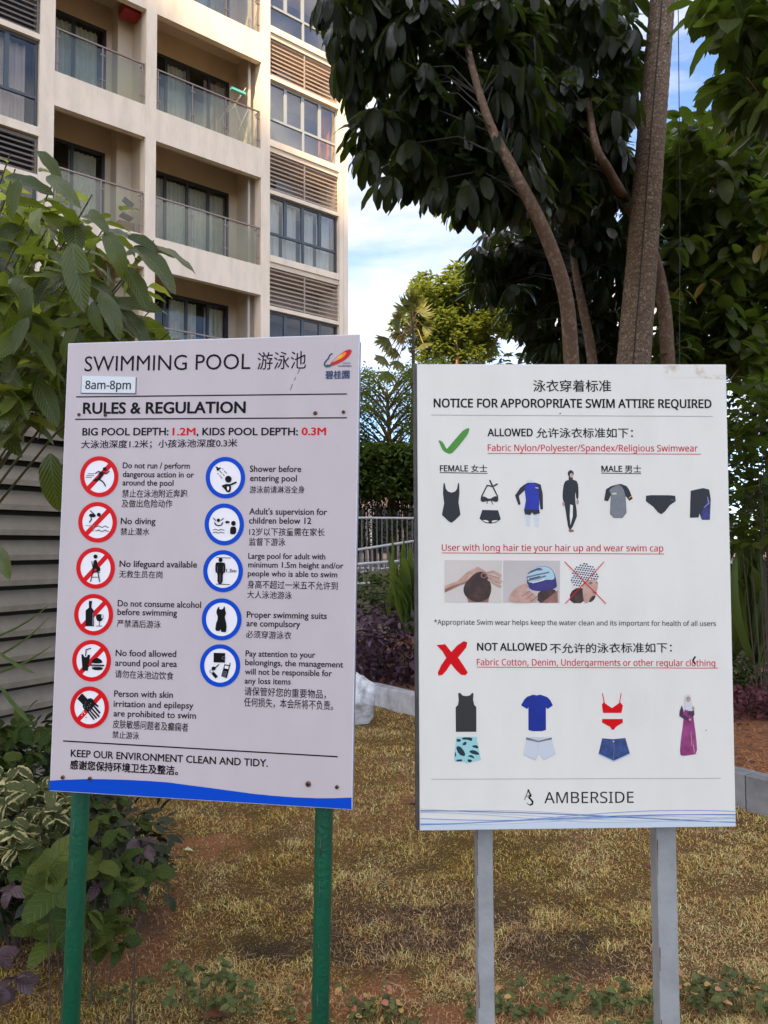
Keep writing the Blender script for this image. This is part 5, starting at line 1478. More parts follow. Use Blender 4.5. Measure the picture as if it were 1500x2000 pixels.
for k in range(9):      # the palm's head stands above the picture
    th = k * .7; pos, dr_, up_ = [], [], []
    spn = [TOPF + Vector((math.cos(th) * s * 2.2, math.sin(th) * s * 2.2, 1.1 * s - 1.5 * s * s + .2)) for s in [i / 12 for i in range(13)]]
    for i, q in enumerate(spn[1:]):
        for sg in (-1, 1):
            for o_ in (0, .5):
                pos.append(q); dr_.append(Vector((-math.sin(th) * sg + math.cos(th) * .4, math.cos(th) * sg + math.sin(th) * .4, -.5))); up_.append(Vector((0, 0, 1)))
    Mx = frames(pos, dr_, up_, [.5] * len(pos)); me = scatter_mesh('frond', fro_T, Mx, rng.random(len(Mx)), FR); link(me, 'frond', palm)
w0, w1 = at(1324, -60, 6.0), at(1327, 790, 6.0)
wi = thing('hanging_wire', 'thin wire hanging straight down just right of the palm trunk', 'wire', (w1.x, w1.y, 0))
mb = MB(); mb.tube([w0, (w0 + w1) / 2 + Vector((.01, 0, 0)), w1], .0035, DK, 5); link(mb.mesh(), 'strand', wi)

# broad-leaved trees at the right
BRD_T = [leaf_template(1, .46 + .05 * i, 6, b, .2, .8, .45, .2) for i, b in enumerate((.3, .7, .5))]
BRD = leaf_mat('broad_leaf', (.019, .027, .005, 1), (.050, .060, .009, 1), vein=(.05, .07, .02, 1), rough=.36, trans=.22, veins=8, vstr=.4, trc=(.24, .36, .03, 1), spec=.12, specvar=.5)
YLW = leaf_mat('yellowing_leaf', (.16, .15, .02, 1), (.28, .17, .02, 1), vein=(.2, .2, .05, 1), rough=.5, trans=.3)
def spray(points, size, k=(5, 9), spread=1.0, down=.5):
    pos, dr_, up_, sc = [], [], [], []
    for c in points:
        for i in range(random.randint(*k)):
            th = random.uniform(0, 6.283); el = random.gauss(-down, .45)
            d = Vector((math.cos(th) * math.cos(el), math.sin(th) * math.cos(el), math.sin(el)))
            pos.append(Vector(c) + d * random.uniform(0, .12) * spread); dr_.append(d); up_.append(Vector((random.gauss(0, .35), random.gauss(0, .35), 1))); sc.append(random.uniform(*size))
    return frames(pos, dr_, up_, sc)
def broad_tree(name, label, cat, path, rad, bark, polys, n, dr, size, T_, m, nobj, k=(5, 9), down=.5, group=None, cut=None, mass='crown', spread=1.0, twigs=True):
    t = thing(name, label, cat, (path[0].x, path[0].y, 0), group=group)
    mb = MB(); mb.tube(path, rad, bark, 10); link(mb.mesh(smooth=True), 'trunk', t)
    C = crown_points(polys, n, *dr, noise_cut=cut)
    if twigs:
        mb = MB(); petioles(mb, C[::5], path[len(path) // 2:], bark, .008); tag(link(mb.mesh(), 'twig', t), kind='stuff')
    Mx = spray(C, size, k, spread, down)
    grow_leaves(t, T_, Mx, rng.random(len(Mx)), m, nobj, mass=mass)
    return t
p_, r_ = trunk_path([(1395, 1150, 9.0, 26), (1400, 860, 9, 22), (1392, 700, 9, 16), (1400, 560, 9, 12), (1410, 380, 9, 9)]); p_[0].z = 0
broad_tree('broad_leaved_tree', 'bushy green broad-leaved tree filling the right side beyond the palm', 'tree', p_, r_, BARK3,
           [([(1290, 320), (1300, 250), (1330, 225), (1400, 235), (1500, 250), (1560, 300), (1560, 720), (1290, 700)], 1)], 620, (7.6, 10.5), (.16, .30), BRD_T, BRD, 290, down=.35)
p_, r_ = trunk_path([(1600, 1150, 5.4, 60), (1590, 700, 5.4, 45), (1570, 300, 5.4, 30), (1540, 60, 5.4, 16)]); p_[0].z = 0
broad_tree('broad_leaved_tree', 'dark big-leaved tree hanging into the top right corner', 'tree', p_, r_, BARK3,
           [([(1385, -60), (1370, 10), (1400, 40), (1425, 90), (1400, 150), (1440, 180), (1500, 230), (1580, 300), (1600, -60)], 1)], 150, (4.6, 6.2), (.18, .30), BRD_T, BRD, 200, k=(4, 6), down=.2)
bl = _big = frames([at(1450, 60, 4.8), at(1470, 20, 4.7), at(1440, 10, 4.9)], [Vector((-1, -.15, -.42)), Vector((-.9, .2, -.5)), Vector((-.8, .3, -.7))], [Vector((.2, -1, .6)), Vector((.2, -.8, .6)), Vector((.2, -.8, .6))], [.30, .26, .22])
_t2 = bpy.data.objects['broad_leaved_tree.001']
for j in range(3):
    o = bpy.data.objects.new('leaf', template_mesh(leaf_template(1, .42, 7, .25, .1, .75, .5), 'leaf', BRD, .1)); COL.objects.link(o); o.parent = _t2; o.matrix_parent_inverse = INV[_t2.name]; o.matrix_basis = Matrix(bl[j].tolist())
_t1 = bpy.data.objects['broad_leaved_tree']
yl = spray([at(x, y, 7.6) for x, y in ((1440, 260), (1460, 265), (1445, 240), (1478, 240), (1500, 450), (1490, 470), (1330, 560), (1290, 555), (1385, 545))], (.16, .24), (2, 3), .4, .8)
ym = template_mesh(BRD_T[0], 'leaf', YLW, .3)
for j in range(len(yl)):
    o = bpy.data.objects.new('leaf', ym); COL.objects.link(o); o.parent = _t1; o.matrix_parent_inverse = INV[_t1.name]; o.matrix_basis = Matrix(yl[j].tolist()); o['label'] = 'yellowing leaf'

# dark thicket right of and behind the signs
SHR = leaf_mat('thicket_leaf', (.013, .017, .005, 1), (.034, .040, .009, 1), vein=(.03, .045, .02, 1), rough=.42, trans=.2, vstr=.3, trc=(.15, .22, .03, 1), spec=.12, specvar=.4)
def bush(name, label, cat, boxes, n, size, T_, m, nobj, group=None, mass='foliage', down=0.0, k=(3, 6), stems=0, stem_m=None, z0=0.0, kind=None):
    """boxes: (px0, px1, ytop, ybot, depth0, depth1) seen extents"""
    C = []
    for _ in range(n):
        b_ = random.choices(boxes, [(q[1] - q[0]) * (q[3] - q[2]) for q in boxes])[0]
        d = random.uniform(b_[4], b_[5]); x = random.uniform(b_[0], b_[1])
        e = abs((x - (b_[0] + b_[1]) / 2) / ((b_[1] - b_[0]) / 2)); yt = b_[2] + (b_[3] - b_[2]) * .18 * e ** 3
        c = at(x, random.uniform(yt, b_[3]), d)
        if c.z > z0: C.append(c)
    cen = sum(C, Vector()) / len(C)
    t = thing(name, label, cat, (cen.x, cen.y, z0), group=group)
    Mx = spray(C, size, k, 1.0, down)
    if stems:
        mb = MB()
        for c in random.sample(C, min(stems, len(C))):
            g = Vector((cen.x + (c.x - cen.x) * .4, cen.y + (c.y - cen.y) * .4, z0)); mb.tube([g, (g + c) / 2 + Vector((0, 0, .05)), c], [.008, .006, .003], stem_m or BARK3, 5, False)
        tag(link(mb.mesh(), 'stem', t), kind='stuff')
    grow_leaves(t, T_, Mx, rng.random(len(Mx)), m, nobj, mass=mass)
    return t
SH_T = [leaf_template(1, .5, 4, .4, .2), leaf_template(1, .42, 4, .7, .2)]
bush('thicket', 'dark leafy thicket behind the right sign under the trees', 'shrubs', [(1200, 1640, 640, 1190, 9.6, 12.5), (830, 1300, 690, 1100, 10.5, 13)], 2600, (.10, .2), SH_T, SHR, 0, mass='foliage', stems=20, stem_m=mat('dark_stem', (.06, .04, .03, 1), .9))
bush('shrub', 'dark green shrub with rounded leaves at the right edge, just past the right sign', 'shrub', [(1425, 1570, 740, 1080, 6.2, 7.6)], 260, (.09, .17), BRD_T, BRD, 220, stems=14, stem_m=mat('dark_stem', (.06, .04, .03, 1), .9))

# ------------------------------------------------------------------ view between the signs
YG = leaf_mat('sunny_yellow_leaf', (.045, .068, .012, 1), (.105, .125, .02, 1), rough=.6, trans=.35, trc=(.26, .32, .04, 1), spec=.2)
SM_T = [leaf_template(1, .5, 2, .3, .2)]
# round-headed sunlit tree
p_, r_ = trunk_path([(905, 1080, 36, 16), (900, 900, 36, 13), (895, 760, 36, 11), (890, 650, 36, 7)]); p_[0].z = 0
def clump_points(cl, n, d0, d1):
    out = []
    for _ in range(n):
        x, y, r_ = random.choices(cl, [c[2] ** 2 for c in cl])[0]
        v = Vector((random.gauss(0, 1), random.gauss(0, 1), random.gauss(0, 1))).normalized() * random.uniform(.72, 1.0)
        c = at(x, y, (d0 + d1) / 2 + (hash((x, y)) % 100 / 100 - .5) * (d1 - d0)); out.append(c + Vector((v.x, v.y, v.z)) * r_ / FPX * d0)
    return out
cl = [(random.gauss(893, 58), random.gauss(630, 40), random.uniform(16, 30)) for _ in range(60)] + [(850, 680, 26), (875, 560, 24), (905, 552, 22), (940, 570, 24), (835, 640, 22), (880, 690, 30), (940, 680, 28), (980, 640, 22)]
cl = [c for c in cl if 535 < c[1] < 720 and c[0] - (c[1] - 720) * .2 > 785]
rt = thing('round_headed_tree', 'sunlit yellow green tree with a clumped rounded crown beyond the garden', 'tree', (p_[0].x, p_[0].y, 0))
mb = MB(); mb.tube(p_, r_, BARK3, 8); link(mb.mesh(smooth=True), 'trunk', rt)
C = clump_points(cl, 12000, 36, 40)
Mx = spray(C, (.22, .42), (1, 2), .5, -.1); tag(link(scatter_mesh('crown', SM_T[0], Mx, rng.random(len(Mx)), YG), 'crown', rt), kind='stuff')
# fan palm
FANM = leaf_mat('fan_palm_leaf', (.05, .07, .015, 1), (.16, .15, .03, 1), rough=.5, trans=.3, trc=(.3, .3, .04, 1), spec=.3)
p_, r_ = trunk_path([(802, 1080, 30, 8), (804, 900, 30, 8), (807, 760, 30, 7), (807, 650, 30, 6), (804, 615, 30, 5)]); p_[0].z = 0
fp = thing('fan_palm', 'fan palm with ragged round fronds at the left edge of the sunlit tree', 'palm tree', (p_[0].x, p_[0].y, 0))
mb = MB(); mb.tube(p_, r_, mat('fibrous_palm_bark', (.07, .055, .035, 1), .9, noise=.4, nscale=8), 8); link(mb.mesh(smooth=True), 'trunk', fp)
blade = leaf_template(1, .13, 3, .9, .3, .7, .35)
for (x, y, s, dd) in ((812, 585, .75, 0), (838, 592, .7, .6), (790, 608, .75, -.4), (768, 655, .75, .3), (762, 692, .7, -.5), (800, 640, .6, .8), (852, 625, .6, .2), (772, 722, .7, .4), (848, 665, .6, -.5), (792, 700, .6, .1), (785, 675, .6, .5), (825, 570, .65, -.2)):
    c = at(x, y, 30 + dd); x -= 18; y += 12; c = at(x, y, 30 + dd); cen = at(806, 632, 30)
    out_d = (c - cen); out_d.y = dd; out_d = out_d.normalized() if out_d.length > .2 else Vector((0, -.3, 1))
    nrm = out_d.cross(Vector((0, 1, .3))).cross(out_d).normalized(); sd_ = out_d.cross(nrm)
    pos, dr_, up_ = [], [], []
    hub = c - out_d * s * .3
    for k in range(22):
        a_ = -1.35 + 2.7 * k / 21; d = (out_d * math.cos(a_) + sd_ * math.sin(a_)).normalized() + Vector((0, 0, -.45 * abs(math.sin(a_)) - .1)); pos.append(hub); dr_.append(d); up_.append(nrm + Vector((random.gauss(0, .2), 0, random.gauss(0, .2))))
    Mx = frames(pos, dr_, up_, np.array([s * random.uniform(.85, 1.1) for _ in pos]))
    me = scatter_mesh('frond', blade, Mx, rng.random(len(Mx)), FANM); fo = link(me, 'frond', fp)
    mb = MB(); mb.tube([cen + Vector((0, 0, -.2)), (cen + hub) / 2 + Vector((0, 0, .15)), hub], .02, BARK3, 5, False); link(mb.mesh(), 'stalk', fp)
# feathery tree with layered boughs
FEA = leaf_mat('feathery_leaf', (.035, .06, .015, 1), (.085, .12, .02, 1), rough=.55, trans=.35, trc=(.3, .4, .05, 1), spec=.3)
p_, r_ = trunk_path([(770, 1030, 17, 12), (765, 960, 17, 12), (762, 890, 17, 10), (760, 840, 17, 8), (755, 760, 17, 5)]); p_[0].z = 0
ft = thing('feathery_tree', 'feathery small-leaved tree with layered open boughs, between the two signs', 'tree', (p_[0].x, p_[0].y, 0))
mb = MB(); mb.tube(p_, r_, BARK3, 8); link(mb.mesh(smooth=True), 'trunk', ft)
pos = []
for k in range(34):
    y0 = 738 + (k % 12) * 12 + random.uniform(-5, 5); sgn = -1 if k % 2 else 1; ln = random.uniform(50, 125); y1 = y0 - random.uniform(4, 30); dd = random.uniform(-1.6, 1.6)
    a_, b_ = at(760, y0 + 38, 17), at(760 + sgn * ln, y1, 17 + dd)
    mb = MB(); pts = [a_ + (b_ - a_) * t + Vector((0, 0, .25 * math.sin(t * 3.1))) for t in (0, .25, .5, .75, 1)]
    mb.tube(pts, [.03, .022, .016, .010, .005], BARK3, 5, False); link(mb.mesh(), 'branch', ft)
    for _ in range(230):
        t = random.uniform(.25, 1.05); q = a_ + (b_ - a_) * t + Vector((random.gauss(0, .16), random.gauss(0, .3), .25 * math.sin(t * 3.1) + random.gauss(0, .035))); pos.append(q)
Mx = spray(pos, (.05, .10), (1, 2), .4, .1); tag(link(scatter_mesh('crown', SM_T[0], Mx, rng.random(len(Mx)), FEA), 'crown', ft), kind='stuff')
# clipped hedge, stems, shops beyond
HED = leaf_mat('hedge_leaf', (.03, .05, .012, 1), (.075, .11, .02, 1), rough=.5, trans=.25, trc=(.25, .35, .04, 1), spec=.3)
bush('hedge', 'mid green loose hedge on thin stems below the feathery tree', 'hedge', [(640, 860, 868, 968, 15.6, 17.4)], 2300, (.10, .2), SH_T, HED, 0, z0=1.15)
bush('hedge', 'low dark hedge right behind the level railing', 'hedge', [(560, 1000, 1016, 1066, 15.4, 16.4), (560, 1000, 965, 1020, 15.8, 16.5)], 900, (.07, .14), SH_T, SHR, 0, z0=1.15)
hs = thing('stem_row', 'row of bare crooked brown stems under the hedge behind the railing', 'stems', (0, 16.6, 1.15))
mb = MB(); STM = mat('dark_stem', (.06, .04, .03, 1), .9)
for k in range(46):
    x = random.uniform(640, 860); d = random.uniform(16, 17.4); a_ = at(x, 1010, d); mb.tube([Vector((a_.x, a_.y, 1.15)), at(x + random.uniform(-8, 8), 985, d), at(x + random.uniform(-16, 16), 930, d)], [.022, .018, .012], STM, 5, False)
tag(link(mb.mesh(), 'bare_stem', hs), kind='stuff')
sh = thing('shop_row', 'low peach and cream shop building seen through the stems behind the railing', 'building', (0, 34, 1.0))
SHM = mat('shop_wall', rgb(225, 185, 155, .9), .9, noise=.2, nscale=1); 
for i in range(8):
    a_ = at(560 + i * 55, 1040, 34); b_ = at(560 + (i + 1) * 55, 1040, 34)
    mb = MB(); mb.box(a_.x + .0, b_.x - .05, 34, 36, 1.151, 5.2, SHM); link(mb.mesh(), 'wall', sh)
    mb = MB(); mb.box(a_.x + .2, b_.x - .3, 33.95, 33.998, 1.4, 3.4, ROOM); f_ = link(mb.mesh(), 'window', sh)
mb = MB(); q0, q1 = at(540, 900, 34), at(1010, 900, 34); mb.box(q0.x, q1.x, 33.4, 36.2, 5.21, 5.4, WALL); link(mb.mesh(), 'roof', sh)
# railings of the walkway and ramp
RAILM = mat('grey_rail_paint', (.46, .45, .44, 1), .4); BALM = mat('dark_baluster_paint', (.13, .13, .13, 1), .5)
def fence_rail(label, pa_, pb_, hb, n_, rr_=.022, post=.010):
    """pa_, pb_: rail top ends as (px, py, depth)"""
    A_, B_ = at(*pa_), at(*pb_)
    t = thing('walkway_railing', label, 'railing', (A_.x, A_.y, A_.z - hb))
    mb = MB(); mb.tube([A_, B_], rr_, RAILM, 8); link(mb.mesh(smooth=True), 'top_rail', t)
    dn = Vector((0, 0, -hb))
    mb = MB(); mb.tube([A_ + dn * .93, B_ + dn * .93], rr_ * .8, RAILM, 8); link(mb.mesh(smooth=True), 'bottom_rail', t)
    proto = None
    for i in range(n_ + 1):
        q = A_ + (B_ - A_) * i / n_
        if proto is None:
            mb = MB(); mb.box(-post, post, -post, post, -hb * .93, 0, BALM); proto = mb.mesh()
        o = link(proto, 'baluster', t); o.matrix_basis = Matrix.Translation(q)
    return t
fence_rail('grey metal railing of the level walkway, farthest of the railings between the signs', (560, 1010, 14.6), (1440, 1018, 14.2), 1.02, 88)
fence_rail('grey metal ramp railing rising to the right behind the strap leaves', (560, 1095, 12.4), (1180, 1000, 12.9), .40, 58)
fence_rail('lowest pale railing just above the low green hedge', (560, 1112, 11.6), (1000, 1080, 11.9), .32, 44)
mb = MB(); q0, q1 = at(540, 1100, 13.2), at(1300, 1100, 13.2); mb.box(q0.x, q1.x, 13.1, 13.35, 0, 1.25, mat('ramp_wall_render', (.25, .19, .15, 1), .9, noise=.3, nscale=2)); tag(link(mb.mesh(), 'ramp_wall'), 'brown rendered wall of the ramp behind the planting', 'wall')
# white post-light arm right of the right sign
lp = thing('garden_lamp', 'small white lamp head on a thin pole, behind the right edge of the notice', 'lamp', (at_y(1428, 1020, 8.2).x, 8.2, 0))
q = at(1430, 1022, 8.2); WPM = mat('white_lamp_paint', (.7, .7, .7, 1), .4)
mb = MB(); mb.tube([Vector((q.x - .05, q.y, 0)), Vector((q.x - .05, q.y, q.z - .02))], .02, WPM, 8); link(mb.mesh(), 'pole', lp)
mb = MB(); mb.tube([q + Vector((-.05, 0, -.10)), q + Vector((-.05, 0, -.02)), q + Vector((-.05, 0, .0))], [.03, .12, .12], WPM, 16); link(mb.mesh(), 'lamp_shade', lp)

# low planting beyond the kerb
LOW = leaf_mat('low_green_leaf', (.05, .08, .02, 1), (.12, .14, .04, 1), rough=.55, trans=.25, spec=.3)
PUR = leaf_mat('purple_leaf', (.050, .022, .034, 1), (.13, .075, .10, 1), vein=(.16, .10, .13, 1), rough=.4, trans=.15, vstr=.4, trc=(.12, .04, .05, 1), spec=.4)
RED_ = leaf_mat('maroon_leaf', (.09, .022, .030, 1), (.17, .05, .06, 1), vein=(.2, .08, .08, 1), rough=.45, trans=.2, trc=(.3, .05, .05, 1), spec=.4)
bush('low_hedge', 'low pale green leafy hedge between the signs, in front of the railings', 'hedge', [(560, 1000, 1118, 1200, 9.4, 10.8)], 900, (.06, .12), SH_T, LOW, 60, z0=.13)
bush('purple_shrub', 'dark purple-leaved shrub mass behind the boulder and kerb', 'shrub', [(600, 980, 1185, 1395, 8.0, 9.4)], 1000, (.07, .125), SH_T, PUR, 260, z0=.13, stems=30, stem_m=STM)
bush('red_shrub', 'low maroon-leaved shrub over orange mulch at the right edge', 'shrub', [(1300, 1600, 1345, 1440, 6.3, 7.4)], 520, (.05, .09), SH_T, RED_, 200, z0=.13, stems=30, stem_m=STM)
bush('low_hedge', 'narrow-leaved green ground plants behind the maroon shrub', 'plants', [(1330, 1600, 1260, 1360, 7.2, 8.2)], 420, (.09, .16), [leaf_template(1, .22, 4, .6, .2)], LOW, 120, z0=.13)
# strap-leaved clumps
STR = leaf_mat('strap_leaf', (.05, .085, .02, 1), (.12, .15, .035, 1), rough=.4, trans=.3, trc=(.3, .4, .05, 1), spec=.4)
ST_T = [leaf_template(1, .085, 10, b, .35, .5, .4) for b in (.5, 1.0, 1.7)]
def strap(label, px, pyb, depth, n, size, seed=0):
    q = at(px, pyb, depth); base = Vector((q.x, q.y, max(.1, q.z)))
    t = thing('strap_leaf_plant', label, 'plant', base, group='clumps of long strap leaves')
    pos, dr_, up_, sc = [], [], [], []
    for i in range(n):
        th = random.uniform(0, 6.283); el = random.uniform(.75, 1.4)
        d = Vector((math.cos(th) * math.cos(el), math.sin(th) * math.cos(el), math.sin(el))); pos.append(base + Vector((random.gauss(0, .03), random.gauss(0, .03), 0))); dr_.append(d)
        up_.append(Vector((-math.cos(th), -math.sin(th), .4))); sc.append(size * random.uniform(.7, 1.1))
    Mx = frames(pos, dr_, up_, sc)
    protos = [template_mesh(t_, 'leaf', STR, random.random()) for t_ in ST_T]
    for j in range(len(Mx)):
        o = bpy.data.objects.new('leaf', protos[j % 3]); COL.objects.link(o); o.parent = t; o.matrix_parent_inverse = INV[t.name]; o.matrix_basis = Matrix(Mx[j].tolist())
ST_T = [leaf_template(1, .085, 10, -b, .35, .5, .4) for b in (.5, 1.0, 1.7)]
strap('tall strap-leaved clump beside the left edge of the notice', 800, 1235, 8.6, 26, 1.05)
strap('smaller strap-leaved clump left of the tall one, low in the gap', 770, 1240, 9.1, 12, .85)
strap('tall strap-leaved clump at the right edge past the notice', 1478, 1300, 7.0, 30, 1.25)
strap('short strap-leaved clump hugging the right edge of the notice', 1425, 1290, 7.4, 16, 1.05)

# ------------------------------------------------------------------ near plants at the left
BIGT = [leaf_template(1, .37, 10, b, .26, .85, .42, .5) for b in (.35, .8, .6, 1.1)]
BIG = leaf_mat('veined_leaf', (.017, .027, .005, 1), (.052, .066, .009, 1), vein=(.17, .19, .09, 1), rough=.28, trans=.22, veins=11, vstr=.62, trc=(.40, .50, .04, 1), spec=.22, specvar=.6)
LIT_YOUNG = leaf_mat('lit_young_leaf', (.10, .14, .02, 1), (.19, .22, .03, 1), vein=(.26, .30, .10, 1), rough=.45, trans=.4, veins=9, vstr=.3, trc=(.6, .65, .08, 1), spec=.35)  # young growth; on the top leaves its pale colour stands in for light
bs = thing('veined_shrub', 'big shrub with large drooping ribbed leaves reaching over the top left of the left sign', 'shrub', (at(-80, 1000, 2.5).x, 2.5, 0))
root = at(-420, 1100, 2.9); root.z = 0
twigs = [(30, 330, 2.35), (110, 345, 2.2), (180, 380, 2.2), (90, 450, 2.0), (200, 450, 2.1), (300, 470, 2.15), (30, 480, 1.95), (250, 540, 2.1), (150, 530, 2.0), (60, 600, 1.95), (290, 560, 2.2), (200, 600, 2.1), (330, 650, 2.3), (120, 620, 2.2), (40, 700, 2.1), (230, 650, 2.3),
         (90, 720, 2.2), (10, 560, 2.2), (10, 390, 2.1), (60, 400, 2.4), (140, 430, 2.5), (10, 760, 2.3), (80, 770, 2.2), (180, 690, 2.5), (310, 590, 2.6), (90, 560, 2.5), (-40, 620, 2.2), (-30, 450, 2.2), (-60, 800, 2.3), (20, 300, 2.6), (60, 520, 2.6), (10, 640, 2.7), (160, 480, 2.7), (90, 660, 2.7), (130, 700, 2.8), (220, 590, 2.8), (250, 620, 2.5)]
pos, dr_, up_, sc = [], [], [], []
TWG = mat('green_brown_twig', rgb(105, 95, 55, .7), .7)
mb = MB()
for (x, y, d) in twigs:
    c = at(x, y, d); s0 = root + (c - root) * .3 + Vector((0, .25, .75)); dirx = (c - s0).normalized()
    mb.tube([root, s0, s0 + (c - s0) * .6 + Vector((0, 0, .07)), c], [.012, .007, .004, .002], TWG, 6, False)
    for i in range(random.randint(8, 10)):
        back = random.uniform(0, .22); th = i * 2.4 + random.uniform(-.4, .4)
        q = c - dirx * back
        el = random.uniform(-.95, .1) if back > .05 else random.uniform(-.4, .4)
        dd = Vector((math.cos(th) * math.cos(el), math.sin(th) * math.cos(el) * .9 - .15, math.sin(el))) + dirx * .25
        pos.append(q); dr_.append(dd); up_.append(Vector((random.gauss(0, .4), -.35 + random.gauss(0, .45), 1))); sc.append(random.uniform(.10, .185) if back > .04 else random.uniform(.07, .13))
tag(link(mb.mesh(smooth=True), 'twig', bs), kind='stuff')
# the leaves the photograph shows one by one
for (x0, y0, x1, y1, d, ux, uy) in ((75, 295, 120, 335, 2.1, .3, -.6), (60, 560, 30, 625, 1.95, 0, -1), (140, 475, 158, 590, 1.95, .1, -1), (262, 480, 350, 533, 2.05, .2, -.6), (275, 478, 380, 492, 2.1, 0, -.2), (205, 452, 250, 520, 2.0, .3, -1),
                                    (245, 520, 290, 590, 2.05, .4, -.7), (40, 350, 5, 410, 1.9, 0, -1), (175, 410, 205, 440, 2.0, 0, -1), (90, 345, 150, 370, 2.05, 0, -1), (10, 345, 95, 362, 2.1, 0, -.6), (180, 590, 186, 645, 2.0, -.3, -1), (230, 600, 300, 660, 2.15, .4, -.6), (98, 885, 104, 1000, 2.1, .2, -1),
                                    (70, 740, 110, 820, 2.1, .2, -.8), (-20, 1060, 25, 1110, 1.7, .4, -.5), (250, 462, 300, 470, 2.05, 0, -1), (155, 640, 95, 690, 2.0, 0, -.8), (55, 620, 20, 680, 1.9, 0, -1), (195, 570, 240, 640, 2.0, .3, -.8)):
    a_, b_ = at(x0, y0, d), at(x1, y1, d - .03); pos.append(a_); dr_.append(b_ - a_); up_.append(Vector((ux, uy, .55))); sc.append((b_ - a_).length * 1.1)
Mx = frames(pos, dr_, up_, sc); tn = rng.random(len(Mx))
pr_b = [template_mesh(t_, 'leaf', BIG, i * .25) for i, t_ in enumerate(BIGT)]; pr_y = [template_mesh(t_, 'leaf', LIT_YOUNG, i * .25) for i, t_ in enumerate(BIGT[:2])]
for j in range(len(Mx)):
    P = CAM_M.inverted() @ Vector(Mx[j][:3, 3]); py_ = 1000 - P.y / -P.z * FPX
    lit_yng = random.random() < (.7 if py_ < 440 else .2) and j < len(Mx) - 21
    o = bpy.data.objects.new('leaf', (pr_y if lit_yng else pr_b)[j % (2 if lit_yng else 4)]); COL.objects.link(o); o.parent = bs; o.matrix_parent_inverse = INV[bs.name]; o.matrix_basis = Matrix(Mx[j].tolist())

def small_plant(name, label, cat, pts, T_, m, size, k, group=None, stem=True, down=-.1, upb=(0, -.3, 1)):
    """pts: (px, py, depth) leaf nodes"""
    C = [at(*p) for p in pts]; jig = .55; cx = sum(c.x for c in C) / len(C); cy = sum(c.y for c in C) / len(C)
    t = thing(name, label, cat, (cx, cy, 0), group=group)
    if stem:
        mb = MB()
        for c in C[::6]:
            b_ = Vector((cx + (c.x - cx) * .6, cy + (c.y - cy) * .35, -.01)); mb.tube([b_, b_ * .6 + c * .4 + Vector((random.gauss(0, .03), random.gauss(0, .03), .04)), c], [.0024, .002, .0014], STM, 5, False)
        tag(link(mb.mesh(), 'stem', t), kind='stuff')
    protos = [template_mesh(t_, 'leaf', m, random.random()) for t_ in T_]
    for c in C:
        for i in range(random.randint(*k)):
            th = i * 2.2 + random.uniform(-.5, .5); el = random.gauss(-down * -1, .35)
            d = Vector((math.cos(th) * math.cos(el), math.sin(th) * math.cos(el), math.sin(el)))
            Mx = frames([c], [d], [Vector((upb[0] + random.gauss(0, .5), upb[1] + random.gauss(0, .45), upb[2]))], [random.uniform(*size)])[0]
            o = bpy.data.objects.new('leaf', random.choice(protos)); COL.objects.link(o); o.parent = t; o.matrix_parent_inverse = INV[t.name]; o.matrix_basis = Matrix(Mx.tolist())
    return t
RND_T = [leaf_template(1, .62, 7, b, .18, .62, .42, .5) for b in (.5, 1.0)]
VAR = leaf_mat('variegated_leaf', (.065, .08, .024, 1), (.11, .12, .04, 1), vein=(.16, .18, .09, 1), rough=.45, trans=.25, edge=(.62, .53, .24, 1), vstr=.25, spec=.15)
DKG = leaf_mat('plain_green_leaf', (.030, .055, .008, 1), (.085, .105, .014, 1), vein=(.12, .15, .05, 1), rough=.42, trans=.25, veins=5, vstr=.35, spec=.15)
PLM = leaf_mat('plum_leaf', (.060, .030, .034, 1), (.12, .075, .075, 1), vein=(.14, .09, .09, 1), rough=.42, trans=.15, veins=5, vstr=.35, spec=.4)
def jit(n, x0, x1, y0, y1, d0, d1): return [(random.uniform(x0, x1), random.uniform(y0, y1), random.uniform(d0, d1)) for _ in range(n)]
_cr = [at(random.uniform(-150, 230) - 30 * (d_ - 2.6), random.uniform(400, 760), d_) for d_ in rng.uniform(2.55, 3.1, 90)]
_Mx = spray(_cr, (.10, .17), (3, 5), 1.0, .5); tag(link(scatter_mesh('crown', BIGT[0], _Mx, rng.random(len(_Mx)), BIG), 'crown', bs), kind='stuff')
small_plant('variegated_shrub', 'shrub with cream-edged green leaves at the left edge, low behind the left sign', 'shrub', jit(70, -80, 112, 1500, 1700, 2.3, 2.9) + jit(14, 80, 135, 1530, 1640, 2.4, 2.9), RND_T, VAR, (.045, .078), (4, 6), stem=False)
small_plant('green_shrub', 'dark green leafy plant above the variegated shrub, against the louvres', 'shrub', jit(34, -40, 135, 1400, 1530, 2.9, 3.5), RND_T, DKG, (.05, .09), (3, 5))
small_plant('green_shrub', 'green leafy plant behind the left green post', 'shrub', [(185, 1600, 2.5), (215, 1590, 2.6), (225, 1620, 2.5), (190, 1690, 2.4), (235, 1680, 2.5), (250, 1700, 2.5), (280, 1690, 2.6), (215, 1720, 2.4), (165, 1670, 2.5), (240, 1735, 2.4), (225, 1790, 2.4), (215, 1800, 2.5), (175, 1780, 2.3), (200, 1640, 2.8), (260, 1650, 2.8), (150, 1620, 2.9), (230, 1560, 3.0), (270, 1600, 3.0), (180, 1570, 2.9), (225, 1820, 2.4), (240, 1845, 2.45), (205, 1850, 2.4), (185, 1830, 2.4), (260, 1760, 2.6), (300, 1700, 2.7)], RND_T, DKG, (.045, .085), (3, 5))
